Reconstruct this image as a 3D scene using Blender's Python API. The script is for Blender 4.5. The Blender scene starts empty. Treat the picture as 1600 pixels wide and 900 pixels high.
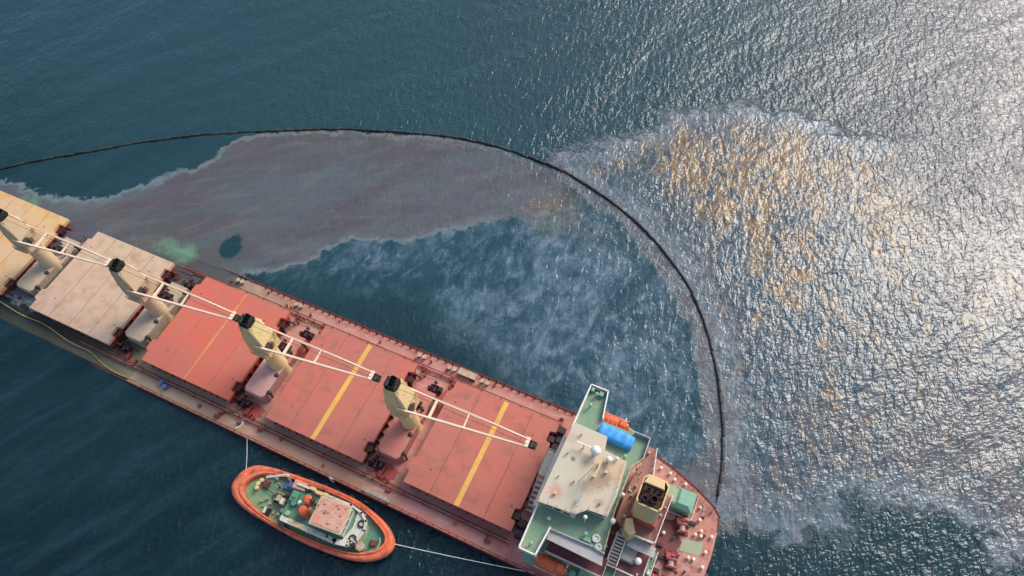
import bpy, math, random
import numpy as np
from mathutils import Matrix, Vector
random.seed(7)
S = bpy.context.scene
COL = S.collection
rad = math.radians

# ------------------------------------------------------------------ camera, sky, sun, exposure
cam = bpy.data.cameras.new('camera'); co = bpy.data.objects.new('camera', cam); COL.objects.link(co)
cam.sensor_width = 36; cam.sensor_fit = 'HORIZONTAL'; cam.lens = 25.73
cam.clip_start = 0.5; cam.clip_end = 20000
co.matrix_world = Matrix(((0.908558, -0.357352, 0.216383, 49.1434), (0.417667, 0.787853, -0.452595, -32.0149),
                          (-0.008742, 0.501585, 0.865064, 126.2812), (0, 0, 0, 1)))
S.camera = co
SUN_EL, SUN_AZ = 43.0, 66.0          # azimuth counted from +X towards +Y
W = bpy.data.worlds.new('World'); S.world = W; W.use_nodes = True
wn = W.node_tree.nodes; wl = W.node_tree.links
sky = wn.new('ShaderNodeTexSky'); sky.sky_type = 'NISHITA'; sky.sun_disc = False
sky.sun_elevation = rad(SUN_EL); sky.sun_rotation = rad(90 - SUN_AZ)
sky.air_density = 1.0; sky.dust_density = 3.0; sky.ozone_density = 1.0
bg = wn['Background']; bg.inputs['Strength'].default_value = 0.145
wl.new(sky.outputs[0], bg.inputs[0])
sl = bpy.data.lights.new('sun', 'SUN'); sl.energy = 1.42; sl.angle = rad(25); sl.color = (1, .95, .88)
so = bpy.data.objects.new('sun', sl); COL.objects.link(so)
sd = Vector((math.cos(rad(SUN_EL)) * math.cos(rad(SUN_AZ)), math.cos(rad(SUN_EL)) * math.sin(rad(SUN_AZ)), math.sin(rad(SUN_EL))))
so.rotation_euler = (-sd).to_track_quat('-Z', 'Y').to_euler(); so.location = sd * 300
S.view_settings.view_transform = 'Standard'; S.view_settings.look = 'None'
S.view_settings.gamma = 1; S.view_settings.exposure = 0.62; S.view_settings.use_curve_mapping = False

# ------------------------------------------------------------------ shader helpers
class NT:
    def __init__(s, name):
        s.m = bpy.data.materials.new(name); s.m.use_nodes = True
        s.t = s.m.node_tree; s.n = s.t.nodes; s.l = s.t.links
        s.b = s.n['Principled BSDF']; s.out = s.n['Material Output']
    def put(s, sock, v):
        if isinstance(v, bpy.types.NodeSocket): s.l.new(v, sock)
        elif v is not None:
            if sock.type == 'RGBA' and not hasattr(v, '__len__'): v = (v, v, v)
            sock.default_value = (*v, 1) if (hasattr(v, '__len__') and len(v) == 3 and sock.type == 'RGBA') else v
    def coords(s, kind='Object'):
        n = s.n.new('ShaderNodeTexCoord'); return n.outputs[kind]
    def mapping(s, v, scale=(1, 1, 1), rot=(0, 0, 0), loc=(0, 0, 0)):
        if any(rot):                                          # turn first, so that the stretch follows the given direction
            q = s.n.new('ShaderNodeMapping'); s.put(q.inputs[0], v); q.inputs['Rotation'].default_value = tuple(-a for a in rot)
            v = q.outputs[0]; rot = (0, 0, 0)
        n = s.n.new('ShaderNodeMapping'); s.put(n.inputs[0], v)
        n.inputs['Scale'].default_value = scale; n.inputs['Rotation'].default_value = rot; n.inputs['Location'].default_value = loc
        return n.outputs[0]
    def noise(s, v, scale, detail=4, rough=.5, dist=0., color=False):
        n = s.n.new('ShaderNodeTexNoise'); s.put(n.inputs['Vector'], v); n.inputs['Scale'].default_value = scale
        n.inputs['Detail'].default_value = detail; n.inputs['Roughness'].default_value = rough; n.inputs['Distortion'].default_value = dist
        return n.outputs['Color' if color else 'Fac']
    def math(s, op, a, b=None, c=None, clamp=False):
        n = s.n.new('ShaderNodeMath'); n.operation = op; n.use_clamp = clamp
        s.put(n.inputs[0], a)
        if b is not None: s.put(n.inputs[1], b)
        if c is not None: s.put(n.inputs[2], c)
        return n.outputs[0]
    def add(s, a, b): return s.math('ADD', a, b)
    def mul(s, a, b): return s.math('MULTIPLY', a, b)
    def step(s, v, lo, hi, a=0., b=1.):
        n = s.n.new('ShaderNodeMapRange'); n.interpolation_type = 'SMOOTHSTEP'
        s.put(n.inputs[0], v); n.inputs[1].default_value = lo; n.inputs[2].default_value = hi
        n.inputs[3].default_value = a; n.inputs[4].default_value = b
        return n.outputs[0]
    def lin(s, v, lo, hi, a=0., b=1.):
        n = s.n.new('ShaderNodeMapRange'); s.put(n.inputs[0], v); n.inputs[1].default_value = lo; n.inputs[2].default_value = hi
        n.inputs[3].default_value = a; n.inputs[4].default_value = b
        return n.outputs[0]
    def mix(s, f, a, b):
        n = s.n.new('ShaderNodeMix'); n.data_type = 'RGBA'; s.put(n.inputs[0], f); s.put(n.inputs[6], a); s.put(n.inputs[7], b)
        return n.outputs[2]
    def attr(s, name):
        n = s.n.new('ShaderNodeAttribute'); n.attribute_name = name; return n.outputs['Fac']
    def sep(s, v):
        n = s.n.new('ShaderNodeSeparateXYZ'); s.put(n.inputs[0], v); return n.outputs
    def bump(s, h, strength, dist):
        n = s.n.new('ShaderNodeBump'); s.put(n.inputs['Height'], h); s.put(n.inputs['Strength'], strength); n.inputs['Distance'].default_value = dist
        return n.outputs[0]

def paint(name, col, col2=None, dirt=(.12, .09, .07), amount=.35, scale=.5, rough=.6, streak=(1, 1, 1), fine=.25):
    """weathered paint: two tones of the coat, rust or grime patches, fine speckle"""
    t = NT(name); o = t.coords()
    col2 = col2 or tuple(c * .8 for c in col)
    n1 = t.noise(t.mapping(o, streak), scale, 6, .6, .4)
    n2 = t.noise(t.mapping(o, streak, loc=(31, 7, 3)), scale * 2.7, 8, .65, .3)
    n3 = t.noise(o, scale * 14, 4, .7)
    c = t.mix(t.step(n1, .35, .65), col, col2)
    c = t.mix(t.mul(t.step(n2, .62 - amount * .25, .78), min(1, amount * 2)), c, dirt)
    c = t.mix(t.step(n3, .6, .8, 0, fine), c, dirt)
    t.put(t.b.inputs['Base Color'], c)
    t.put(t.b.inputs['Roughness'], t.step(n2, .3, .7, rough - .1, rough + .15))
    t.put(t.b.inputs['Normal'], t.bump(t.add(n3, n2), .25, .03))
    return t.m

M = {}
M['cover_red'] = paint('hatch_red', (.475, .127, .082), (.43, .135, .095), (.26, .11, .08), .6, .16, .6)
M['cover_red_bright'] = paint('hatch_bright_red', (.55, .115, .066), (.48, .13, .086), (.40, .16, .115), .5, .14, .6)
M['cover_tan'] = paint('hatch_silt_tan', (.50, .38, .25), (.52, .34, .25), (.40, .24, .14), .8, .16, .8)
M['cover_ochre'] = paint('hatch_silt_ochre', (.58, .385, .18), (.55, .37, .21), (.58, .25, .08), .8, .12, .8)
M['coaming'] = paint('coaming_dark_red', (.24, .03, .02), (.16, .02, .015), (.08, .03, .02), .5, .5, .6)
M['coaming_bright'] = paint('coaming_red', (.38, .04, .03), (.28, .03, .025), (.1, .04, .03), .4, .5, .6)
M['stripe'] = paint('walkway_yellow', (.72, .40, .07), (.62, .34, .08), (.45, .2, .08), .3, .5, .6)
M['stripe_worn'] = paint('walkway_yellow_worn', (.62, .27, .08), (.55, .2, .08), (.5, .13, .09), .8, .7, .7)
M['hull'] = paint('hull_black', (.012, .012, .015), (.02, .012, .012), (.10, .03, .02), .4, .3, .5)
M['red_deck'] = paint('bright_red_deck', (.42, .06, .04), (.36, .08, .06), (.2, .07, .05), .5, .5, .65)
M['house_pink'] = paint('deckhouse_pink', (.50, .28, .25), (.46, .22, .19), (.30, .2, .16), .5, .4, .7)
M['house_tan'] = paint('deckhouse_silt', (.44, .34, .24), (.40, .30, .21), (.25, .22, .12), .5, .5, .8)
M['house_red'] = paint('deckhouse_red', (.48, .14, .11), (.44, .17, .13), (.48, .2, .1), .5, .4, .7)
M['dark_gear'] = paint('greased_machinery', (.05, .012, .012), (.025, .01, .012), (.01, .01, .01), .5, 1.2, .45)
M['black'] = paint('black_grease', (.012, .013, .01), (.02, .018, .012), (.04, .03, .02), .4, 1.5, .5)
M['crane_yellow'] = paint('crane_yellow', (.74, .56, .24), (.66, .50, .27), (.42, .27, .12), .6, .8, .6)
M['crane_silt'] = paint('crane_beige', (.56, .41, .26), (.54, .40, .24), (.46, .28, .13), .5, .8, .7)
M['boom_cream'] = paint('boom_cream', (.82, .60, .42), (.82, .64, .46), (.55, .32, .2), .35, 1., .55)
M['roof_beige'] = paint('roof_beige', (.55, .47, .33), (.53, .42, .31), (.36, .21, .12), .75, .3, .75)
M['white_dirty'] = paint('white_dirty', (.62, .56, .47), (.55, .5, .42), (.35, .2, .13), .4, .8, .6)
M['white'] = paint('white_paint', (.78, .73, .67), (.72, .66, .6), (.4, .25, .2), .25, .8, .5)
M['green_deck'] = paint('green_deck', (.15, .28, .17), (.20, .29, .20), (.33, .30, .20), .55, .45, .65)
M['green_bright'] = paint('green_plate', (.20, .40, .28), (.17, .33, .22), (.25, .3, .2), .35, .6, .5)
M['green_faded'] = paint('green_faded', (.26, .34, .20), (.33, .36, .22), (.42, .3, .2), .5, .5, .7)
M['brown_deck'] = paint('casing_deck_brown', (.33, .13, .09), (.30, .16, .12), (.36, .24, .18), .5, .5, .7)
M['maroon'] = paint('maroon_deck', (.17, .04, .045), (.12, .035, .035), (.2, .12, .1), .5, .6, .7)
M['cream_yellow'] = paint('funnel_yellow', (.66, .46, .20), (.63, .45, .24), (.5, .34, .15), .3, .6, .55)
M['grey_wall'] = paint('grey_wall', (.42, .41, .38), (.38, .36, .33), (.25, .17, .14), .4, .7, .7)
M['orange'] = paint('lifeboat_orange', (.62, .10, .03), (.58, .13, .05), (.4, .08, .04), .3, 1.2, .45)
M['tarp'] = paint('blue_tarpaulin', (.03, .27, .66), (.05, .32, .70), (.03, .18, .42), .3, 1., .5)
M['poop'] = paint('stern_deck', (.47, .18, .13), (.46, .25, .20), (.24, .07, .055), .75, .32, .7)
M['blue_drum'] = paint('blue_drum', (.06, .11, .32), (.08, .13, .3), (.1, .1, .15), .4, 2., .5)
M['glass'] = paint('window_glass', (.02, .03, .035), (.03, .04, .045), (.05, .05, .05), .2, 1., .12)
M['soot_and_shade'] = paint('soot_and_shade', (.018, .010, .009), (.045, .02, .014), (.12, .055, .03), .8, 1.6, .9)
M['tug_fender'] = paint('tug_orange', (.74, .15, .055), (.66, .16, .08), (.10, .05, .03), .75, .38, .6)
M['tug_hull'] = paint('tug_hull_dark', (.03, .012, .012), (.02, .01, .01), (.1, .03, .02), .4, .6, .5)
M['tug_green'] = paint('tug_green', (.12, .29, .12), (.20, .27, .15), (.30, .26, .19), .6, .35, .6)
M['tug_green_clean'] = paint('tug_green_clean', (.09, .25, .15), (.08, .2, .13), (.15, .15, .1), .3, .5, .55)
M['tug_roof'] = paint('tug_roof_pink', (.56, .24, .18), (.50, .35, .24), (.50, .10, .07), .7, .8, .7)
M['tug_white'] = paint('tug_white', (.60, .58, .50), (.5, .5, .42), (.3, .28, .2), .5, .8, .6)
M['rubber'] = paint('rubber', (.02, .02, .02), (.03, .028, .025), (.06, .05, .04), .4, 2, .7)
M['rope'] = paint('rope', (.72, .7, .66), (.6, .58, .52), (.4, .38, .3), .3, 3, .8)
M['yellow_rope'] = paint('yellow_hose', (.50, .42, .14), (.4, .34, .15), (.12, .1, .05), .5, 1, .7)
M['float'] = paint('boom_float_black', (.010, .010, .011), (.014, .013, .012), (.05, .05, .04), .35, .8, .5)
M['float_algae'] = paint('boom_float_weedy', (.012, .014, .012), (.03, .032, .015), (.11, .11, .06), .6, 1.5, .6)

def roof_material():
    t = NT('wheelhouse_roof'); o = t.coords()
    n1 = t.noise(o, .25, 6, .6, .5); n2 = t.noise(o, 1.1, 8, .7, .5); n3 = t.noise(o, 7, 4, .7)
    def spot(x, y, r, p):
        q = t.n.new('ShaderNodeVectorMath'); q.operation = 'DISTANCE'; t.put(q.inputs[0], o); q.inputs[1].default_value = (x, y, 17.3)
        return t.mul(t.step(t.add(q.outputs['Value'], t.mul(t.add(n2, -.5), r * 1.6)), r, r * .3), p)
    c = t.mix(t.step(n1, .35, .65), (.50, .46, .34), (.54, .43, .31))
    c = t.mix(spot(49.8, 1.6, 3.2, .7), c, (.56, .37, .22))
    for x, y, r, p, k in ((48.3, -.4, 2.4, .7, (.26, .17, .10)), (47.2, -2.2, 1.8, .5, (.30, .19, .12)), (43.1, -4.9, 1.5, .75, (.50, .24, .19)), (48.2, 2.0, 1.2, .5, (.33, .24, .2)), (43.6, .6, .5, .8, (.15, .12, .06)), (49.5, -3.8, .9, .5, (.3, .2, .1)), (42.3, 3.6, 1.2, .35, (.42, .26, .18))):
        c = t.mix(spot(x, y, r, p), c, k)
    c = t.mix(t.step(n2, .58, .75, 0, .45), c, (.38, .25, .15))
    c = t.mix(t.step(n3, .6, .8, 0, .35), c, (.25, .17, .1))
    t.put(t.b.inputs['Base Color'], c); t.put(t.b.inputs['Roughness'], .8); t.put(t.b.inputs['Normal'], t.bump(t.add(n3, n2), .3, .03))
    return t.m
M['roof_stained'] = roof_material()

# main deck: red coat, rust and grey silt; the silt gets thicker towards the drowned bow
def deck_material():
    t = NT('main_deck'); o = t.coords(); x, y, z = t.sep(o)
    n1 = t.noise(t.mapping(o, (.5, 1, 1)), .22, 6, .6, .6)
    n2 = t.noise(t.mapping(o, (.45, 1.2, 1), loc=(9, 4, 2)), .5, 8, .65, .4)
    n3 = t.noise(o, 6, 4, .7)
    red = t.mix(t.step(n1, .35, .65), (.47, .155, .115), (.50, .23, .18))
    rust = t.mix(t.step(n2, .35, .62), (.40, .26, .165), (.42, .20, .12))
    silt = t.mix(t.step(n1, .4, .6), (.27, .21, .145), (.36, .27, .17))
    bow = t.step(t.add(x, t.mul(t.add(n2, -.5), 30.)), 0., -42.)
    port = t.mul(t.step(y, -7., -10.), t.step(t.add(x, t.mul(t.add(n1, -.5), 14.)), 22., 12.))
    c = t.mix(t.mul(port, .85), red, rust)
    c = t.mix(t.mul(t.step(n2, .5, .68), .7), c, (.50, .34, .27))
    c = t.mix(bow, c, silt)
    c = t.mix(t.step(n3, .58, .8, 0, .3), c, (.12, .06, .05))
    t.put(t.b.inputs['Base Color'], c); t.put(t.b.inputs['Roughness'], t.step(n2, .3, .7, .5, .75))
    t.put(t.b.inputs['Normal'], t.bump(t.add(n3, n2), .3, .04))
    return t.m
M['deck'] = deck_material()

# ------------------------------------------------------------------ mesh helpers
class MB:
    def __init__(s): s.v = []; s.f = []
    def raw(s, v, f):
        k = len(s.v); s.v += [tuple(map(float, p)) for p in v]; s.f += [tuple(i + k for i in q) for q in f]; return s
    def box(s, x0, x1, y0, y1, z0, z1, ch=0.):
        return s.prism([(x0, y0), (x1, y0), (x1, y1), (x0, y1)], z0, z1, ch)
    def prism(s, poly, z0, z1, ch=0.):
        """upright prism; ch chamfers the top edge"""
        n = len(poly)
        rings = [[(x, y, z0) for x, y in poly]]
        if ch:
            cx = sum(p[0] for p in poly) / n; cy = sum(p[1] for p in poly) / n
            rings.append([(x, y, z1 - ch) for x, y in poly])
            rings.append([(x + math.copysign(min(ch, abs(cx - x)), cx - x), y + math.copysign(min(ch, abs(cy - y)), cy - y), z1) for x, y in poly])
        else: rings.append([(x, y, z1) for x, y in poly])
        v = [p for r in rings for p in r]; f = []
        for r in range(len(rings) - 1):
            for i in range(n):
                j = (i + 1) % n; f.append((r * n + i, r * n + j, (r + 1) * n + j, (r + 1) * n + i))
        f.append(tuple(range(n))[::-1]); f.append(tuple((len(rings) - 1) * n + i for i in range(n)))
        return s.raw(v, f)
    def frustum(s, a, za, b, zb):
        """a, b = (x0,x1,y0,y1) rectangles"""
        v = [(a[0], a[2], za), (a[1], a[2], za), (a[1], a[3], za), (a[0], a[3], za), (b[0], b[2], zb), (b[1], b[2], zb), (b[1], b[3], zb), (b[0], b[3], zb)]
        return s.raw(v, [(3, 2, 1, 0), (4, 5, 6, 7), (0, 1, 5, 4), (1, 2, 6, 5), (2, 3, 7, 6), (3, 0, 4, 7)])
    def cone(s, p0, p1, r0, r1=None, n=10):
        r1 = r0 if r1 is None else r1
        p0 = Vector(p0); p1 = Vector(p1); d = (p1 - p0).normalized()
        a = d.orthogonal().normalized(); b = d.cross(a); v = []
        for p, r in ((p0, r0), (p1, r1)):
            for i in range(n):
                t = 2 * math.pi * i / n; v.append(p + (a * math.cos(t) + b * math.sin(t)) * r)
        f = [(i, (i + 1) % n, n + (i + 1) % n, n + i) for i in range(n)] + [tuple(range(n))[::-1], tuple(range(n, 2 * n))]
        return s.raw(v, f)
    def tube(s, pts, r, n=5):
        for a, b in zip(pts, pts[1:]):
            if (Vector(a) - Vector(b)).length > 1e-4: s.cone(a, b, r, r, n)
        return s
    def lathe(s, c, prof, n=14, axis='z'):
        v = []; f = []
        for r, h in prof:
            for i in range(n):
                t = 2 * math.pi * i / n; a, b = r * math.cos(t), r * math.sin(t)
                v.append((c[0] + a, c[1] + b, c[2] + h) if axis == 'z' else (c[0] + a, c[1] + h, c[2] + b) if axis == 'y' else (c[0] + h, c[1] + a, c[2] + b))
        m = len(prof)
        for k in range(m - 1):
            for i in range(n):
                j = (i + 1) % n; f.append((k * n + i, k * n + j, (k + 1) * n + j, (k + 1) * n + i))
        f.append(tuple(range(n))[::-1]); f.append(tuple((m - 1) * n + i for i in range(n)))
        return s.raw(v, f)
    def sphere(s, c, r, n=12, k=7, sz=1.):
        return s.lathe(c, [(max(.001, r * math.sin(math.pi * i / k)), -r * sz * math.cos(math.pi * i / k)) for i in range(k + 1)], n)
    def mesh(s, name):
        m = bpy.data.meshes.new(name); m.from_pydata(s.v, [], s.f); m.validate(); m.update(); return m
    def build(s, name, mat, parent=None, label=None, kind=None, smooth=False):
        m = s.mesh(name)
        import bmesh
        bm = bmesh.new(); bm.from_mesh(m); bmesh.ops.recalc_face_normals(bm, faces=bm.faces); bm.to_mesh(m); bm.free()
        m.materials.append(M[mat] if isinstance(mat, str) else mat)
        if smooth: m.polygons.foreach_set('use_smooth', [True] * len(m.polygons))
        o = bpy.data.objects.new(name, m); COL.objects.link(o); o.parent = parent
        if label: o['label'] = label
        if kind: o['kind'] = kind
        return o

def thing(name, label, cat, mw=None, group=None):
    o = bpy.data.objects.new(name, None); COL.objects.link(o); o.empty_display_size = .5
    if mw is not None: o.matrix_world = mw
    o['label'] = label; o['category'] = cat
    if group: o['group'] = group
    return o
def part_copy(o, parent, loc=None, rz=None):
    c = o.copy(); COL.objects.link(c); c.parent = parent
    if loc is not None: c.location = loc
    if rz is not None: c.rotation_euler = (0, 0, rz)
    return c
def copy_tree(o, parent=None):
    c = o.copy(); COL.objects.link(c); c.parent = parent
    for ch in list(KIDS.get(o.name, [])): copy_tree(ch, c)
    return c
KIDS = {}
def index_kids():
    KIDS.clear()
    for o in COL.objects:
        if o.parent: KIDS.setdefault(o.parent.name, []).append(o)
def catmull(pts, closed=False, k=8):
    P = [np.array(p, float) for p in pts]; n = len(P); out = []
    for i in range(n if closed else n - 1):
        p0 = P[(i - 1) % n] if closed or i > 0 else P[0]; p1 = P[i]; p2 = P[(i + 1) % n]
        p3 = P[(i + 2) % n] if closed or i + 2 < n else P[-1]
        for j in range(k):
            t = j / k
            out.append(.5 * ((2 * p1) + (-p0 + p2) * t + (2 * p0 - 5 * p1 + 4 * p2 - p3) * t * t + (-p0 + 3 * p1 - 3 * p2 + p3) * t ** 3))
    if not closed: out.append(P[-1])
    return out
def rails(mb, path, h0, h=1.05, step=1.6, r=.035, bars=(1., .55)):
    """posts and bars along a path at deck height h0"""
    for b in bars: mb.tube([(x, y, h0 + h * b) for x, y in path], r, 4)
    for (x0, y0), (x1, y1) in zip(path, path[1:]):
        L = math.hypot(x1 - x0, y1 - y0); k = max(1, round(L / step))
        for i in range(k + 1):
            t = i / k; x = x0 + (x1 - x0) * t; y = y0 + (y1 - y0) * t
            mb.box(x - r, x + r, y - r, y + r, h0, h0 + h)
    return mb

# ship frame: +x aft, +y starboard, z up from the main deck; bow down and slightly listed, so it leans in the world
SHIP = Matrix(((0.9993881, 0.0003391, -0.0349753, 0), (0, 0.9999530, 0.0096945, 0), (0.0349769, -0.0096886, 0.9993412, 1.25917), (0, 0, 0, 1)))
def on_ship(x=0, y=0, z=0, rz=0): return SHIP @ Matrix.Translation((x, y, z)) @ Matrix.Rotation(rz, 4, 'Z')

# ------------------------------------------------------------------ the sea
BAND = [(-141.8,0.3),(-112.0,9.2),(-97.2,13.3),(-89.9,13.4),(-83.4,14.2),(-77.3,15.0),(-73.9,17.5),(-70.0,20.2),(-68.3,22.4),(-65.8,24.2),(-65.6,26.6),(-64.1,29.7),(-59.9,32.8),(-58.0,36.0),(-57.0,39.5),(-55.7,44.2),(-46.5,50.7),(-34.6,56.5),(-23.6,60.6),(-12.3,64.2),(-1.9,66.0),(7.5,66.1),(13.7,66.0),(19.5,63.1),(24.2,60.5),(22.1,56.8),(17.4,53.8),(14.4,50.6),(6.3,45.7),(-0.3,40.9),(-6.5,35.6),(-10.8,32.4),(-16.1,30.9),(-18.7,30.1),(-20.4,26.6),(-21.1,24.0),(-22.9,22.0),(-25.9,20.7),(-27.8,17.8),(-31.8,14.6),(-35.5,6.8),(-44.2,-6.0),(-61.9,-9.5),(-80.9,-10.8),(-115.5,-21.3)]
POOL = [(-41.7,17.3),(-41.7,20.0),(-40.2,22.5),(-38.3,21.6),(-36.9,19.1),(-37.8,16.3),(-39.9,16.0)]
RIM = [(24.0,61.0),(32.2,58.6),(44.2,50.2),(53.2,40.8),(59.8,27.9),(63.0,20.1),(62.8,16.2),(59.2,12.7),(58.1,9.1),(64.4,7.2),(71.2,6.9),(70.1,14.6),(64.9,33.0),(59.0,45.0),(51.0,54.1),(40.4,61.4),(26.4,68.2),(13.5,70.3),(12.0,66.6)]
OUTER = [(10.9,69.1),(19.2,75.3),(25.3,81.3),(31.2,88.6),(32.9,92.7),(39.3,97.0),(48.5,101.9),(57.1,103.5),(66.2,102.3),(72.1,101.8),(82.5,106.5),(95.3,114.3),(108.1,123.3),(145.1,146.4),(155.2,88.7),(152.7,38.6),(124.8,24.6),(111.6,20.5),(108.4,22.9),(103.1,24.4),(98.0,24.4),(94.9,24.6),(93.0,19.8),(89.1,21.0),(86.3,19.0),(87.6,14.6),(84.4,12.1),(76.5,9.6),(72.5,8.6),(68.1,6.3),(66.9,8.4),(66.3,15.3),(64.8,20.9),(62.4,27.8),(55.2,41.7),(44.6,52.9),(31.3,61.0),(23.7,63.7),(15.4,65.6)]
WISPS = [(-28,19),(-19,31),(-9.9,35.3),(3.3,46.7),(15.3,51.9),(24.5,57.9),(37.2,54.7),(48.2,46.3),(56.4,34.8),(62.6,18.6),(57.4,11.2),(49.4,13.9),(44.5,16.9),(32.0,16.7),(24.0,18.1),(10.6,23.2),(0,29),(-10.0,24.4)]
GREEN = [(-47.0,13.4,2.1,1.),(-51.7,13.8,1.5,.55),(-55.4,12.8,2.5,.4),(-60.6,13.1,2.5,.25),(-86.4,9.6,3,.6),(-80.0,13.4,3,.3)]
BRONZE = [(40.4,86,7,.7),(28.8,77,5,.55),(57,88.5,7,.9),(48.5,66.9,5,.6),(41.1,76.7,5,.7),(62.3,66.1,6,.8),(70,58,6,.7),(82.4,80.0,7,.6),(17.4,53.8,6,.7),(30.6,53.4,5,.4),(74.7,50.1,7,.35),(71.7,94.5,8,.7),(55,77,6,.7),(92,90,8,.35),(104,78,9,.25),(98,19.5,3,.35),(48,16,3,.35)]
BLUE = [(31.4,66.6,6,.8),(50.5,77,4,.5),(61.6,54.0,7,.8),(52.4,56.8,5,.8),(67.8,35.7,5,.7),(70.5,23.5,4,.7),(66.4,76.8,6,.5),(41.8,65.7,6,.8),(74.8,66.3,8,.6),(60,92,10,.4),(86,58,9,.4),(86,19,5,.9),(92,13,6,.8),(104,18,5,.7),(72,45,7,.5),(80,40,6,.35)]

BOOM = [(-111,4.5,0),(-104.9,9.8,0),(-98.6,14.8,0),(-92.6,20.3,0),(-84.9,26.2,0),(-76.1,33.1,0),(-65.6,40.3,0),(-56.8,45.3,0),(-46.5,50.8,0),(-34.6,56.4,0),(-23.5,60.5,0),(-12.2,64.1,0),(-1.8,65.9,0),(7.5,66.1,0),(15.5,65.5,0),(23.7,63.6,0),(31.3,60.9,0),(37.4,57.9,0),(44.6,52.9,0),(50.3,48.0,0),(55.2,41.7,0),(59.3,34.6,0),(62.4,27.7,0),(64.8,20.9,0),(66.1,15.2,0),(66.9,9.8,0)]

def sdf(X, Y, poly):
    P = np.array(poly); d = np.full(X.shape, 1e9); ins = np.zeros(X.shape, bool)
    for i in range(len(P)):
        ax, ay = P[i]; bx, by = P[(i + 1) % len(P)]
        ex, ey = bx - ax, by - ay; wx, wy = X - ax, Y - ay
        t = np.clip((wx * ex + wy * ey) / (ex * ex + ey * ey + 1e-9), 0, 1)
        d = np.minimum(d, np.hypot(wx - t * ex, wy - t * ey))
        c = ((ay > Y) != (by > Y)) & (X < (bx - ax) * (Y - ay) / ((by - ay) if by != ay else 1e-9) + ax)
        ins ^= c
    return np.where(ins, d, -d)
def blobs(X, Y, B):
    r = np.zeros(X.shape)
    for x, y, s, a in B: r += a * np.exp(-((X - x) ** 2 + (Y - y) ** 2) / (2 * s * s))
    return r
def axis_coords(lo, hi, d):
    a = list(np.arange(lo, hi + d, d)); st = d
    up = [a[-1]]; dn = [a[0]]
    while up[-1] < 6000: st *= 1.22; up.append(up[-1] + st); dn.append(dn[-1] - st)
    return np.array(dn[:0:-1] + a + up[1:])
gx = axis_coords(-150, 165, .75); gy = axis_coords(-75, 185, .75)
nx, ny = len(gx), len(gy)
X, Y = np.meshgrid(gx, gy, indexing='ij')
# the outline of the ship's deck, in its own frame
HALF = [(-112, .4), (-109, 3.2), (-105, 6.2), (-100, 9.2), (-94, 11.8), (-88, 13.4), (-80, 14.0), (-40, 14.0), (0, 14.0), (40, 14.0), (48, 13.9), (53, 13.0), (58, 11.7), (63, 9.8), (66.3, 8.2), (67.5, 7.0), (67.9, 4.5), (68.1, 0)]
HULL = [(x, y) for x, y in HALF] + [(x, -y) for x, y in HALF[::-1][1:]]
def make_water():
    hull_d = sdf(X, Y, [tuple((SHIP @ Vector((x, y, 0)))[:2]) for x, y in HULL])
    deck_depth = -(0.035 * (X - 0 + 36) - .0097 * Y)          # metres of water over the sloping deck plane
    depth = np.where(hull_d > .25, np.clip(deck_depth, 0, 20), 20.)
    rngw = np.random.default_rng(3)
    Z = np.zeros(X.shape); inner = np.clip((260 - np.maximum(abs(X), abs(Y))) / 60, 0, 1)
    for i in range(26):                                       # low real swell
        lam = 3.5 + 14 * rngw.random() ** 2; th = rad(-32) + rngw.normal() * .45; k = 2 * math.pi / lam
        Z += .0045 * lam * .28 * np.sin(k * (X * math.cos(th) + Y * math.sin(th)) + rngw.random() * 6.28)
    Z *= inner; Z[hull_d > -1] *= .2
    me = bpy.data.meshes.new('water')
    me.vertices.add(nx * ny); me.vertices.foreach_set('co', np.stack([X, Y, Z], -1).astype(np.float32).ravel())
    idx = np.arange(nx * ny).reshape(nx, ny)
    q = np.stack([idx[:-1, :-1], idx[1:, :-1], idx[1:, 1:], idx[:-1, 1:]], -1).reshape(-1, 4)
    me.loops.add(q.size); me.loops.foreach_set('vertex_index', q.ravel().astype(np.int32))
    me.polygons.add(len(q)); me.polygons.foreach_set('loop_start', (np.arange(len(q)) * 4).astype(np.int32))
    me.polygons.foreach_set('loop_total', np.full(len(q), 4, np.int32)); me.polygons.foreach_set('use_smooth', np.ones(len(q), bool))
    me.update(calc_edges=True); me.validate()
    cl = lambda a: np.clip(a, -40, 40)
    for n, a in dict(band=cl(sdf(X, Y, BAND)), pool=cl(sdf(X, Y, POOL)), rim=cl(sdf(X, Y, RIM)), outer=cl(sdf(X, Y, OUTER)), wisps=cl(sdf(X, Y, WISPS)),
                     inside=cl(sdf(X, Y, [(p[0], p[1]) for p in BOOM] + [(68, 5), (40, -5), (-30, -10), (-110, -10)])), green=blobs(X, Y, GREEN), bronze=blobs(X, Y, BRONZE), blue=blobs(X, Y, BLUE), depth=depth).items():
        at = me.attributes.new(n, 'FLOAT', 'POINT'); at.data.foreach_set('value', a.astype(np.float32).ravel())
    o = bpy.data.objects.new('water', me); COL.objects.link(o); o['kind'] = 'structure'
    o['label'] = 'dark teal sea with grey and bronze oil slick'
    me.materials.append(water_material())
    return o

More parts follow.
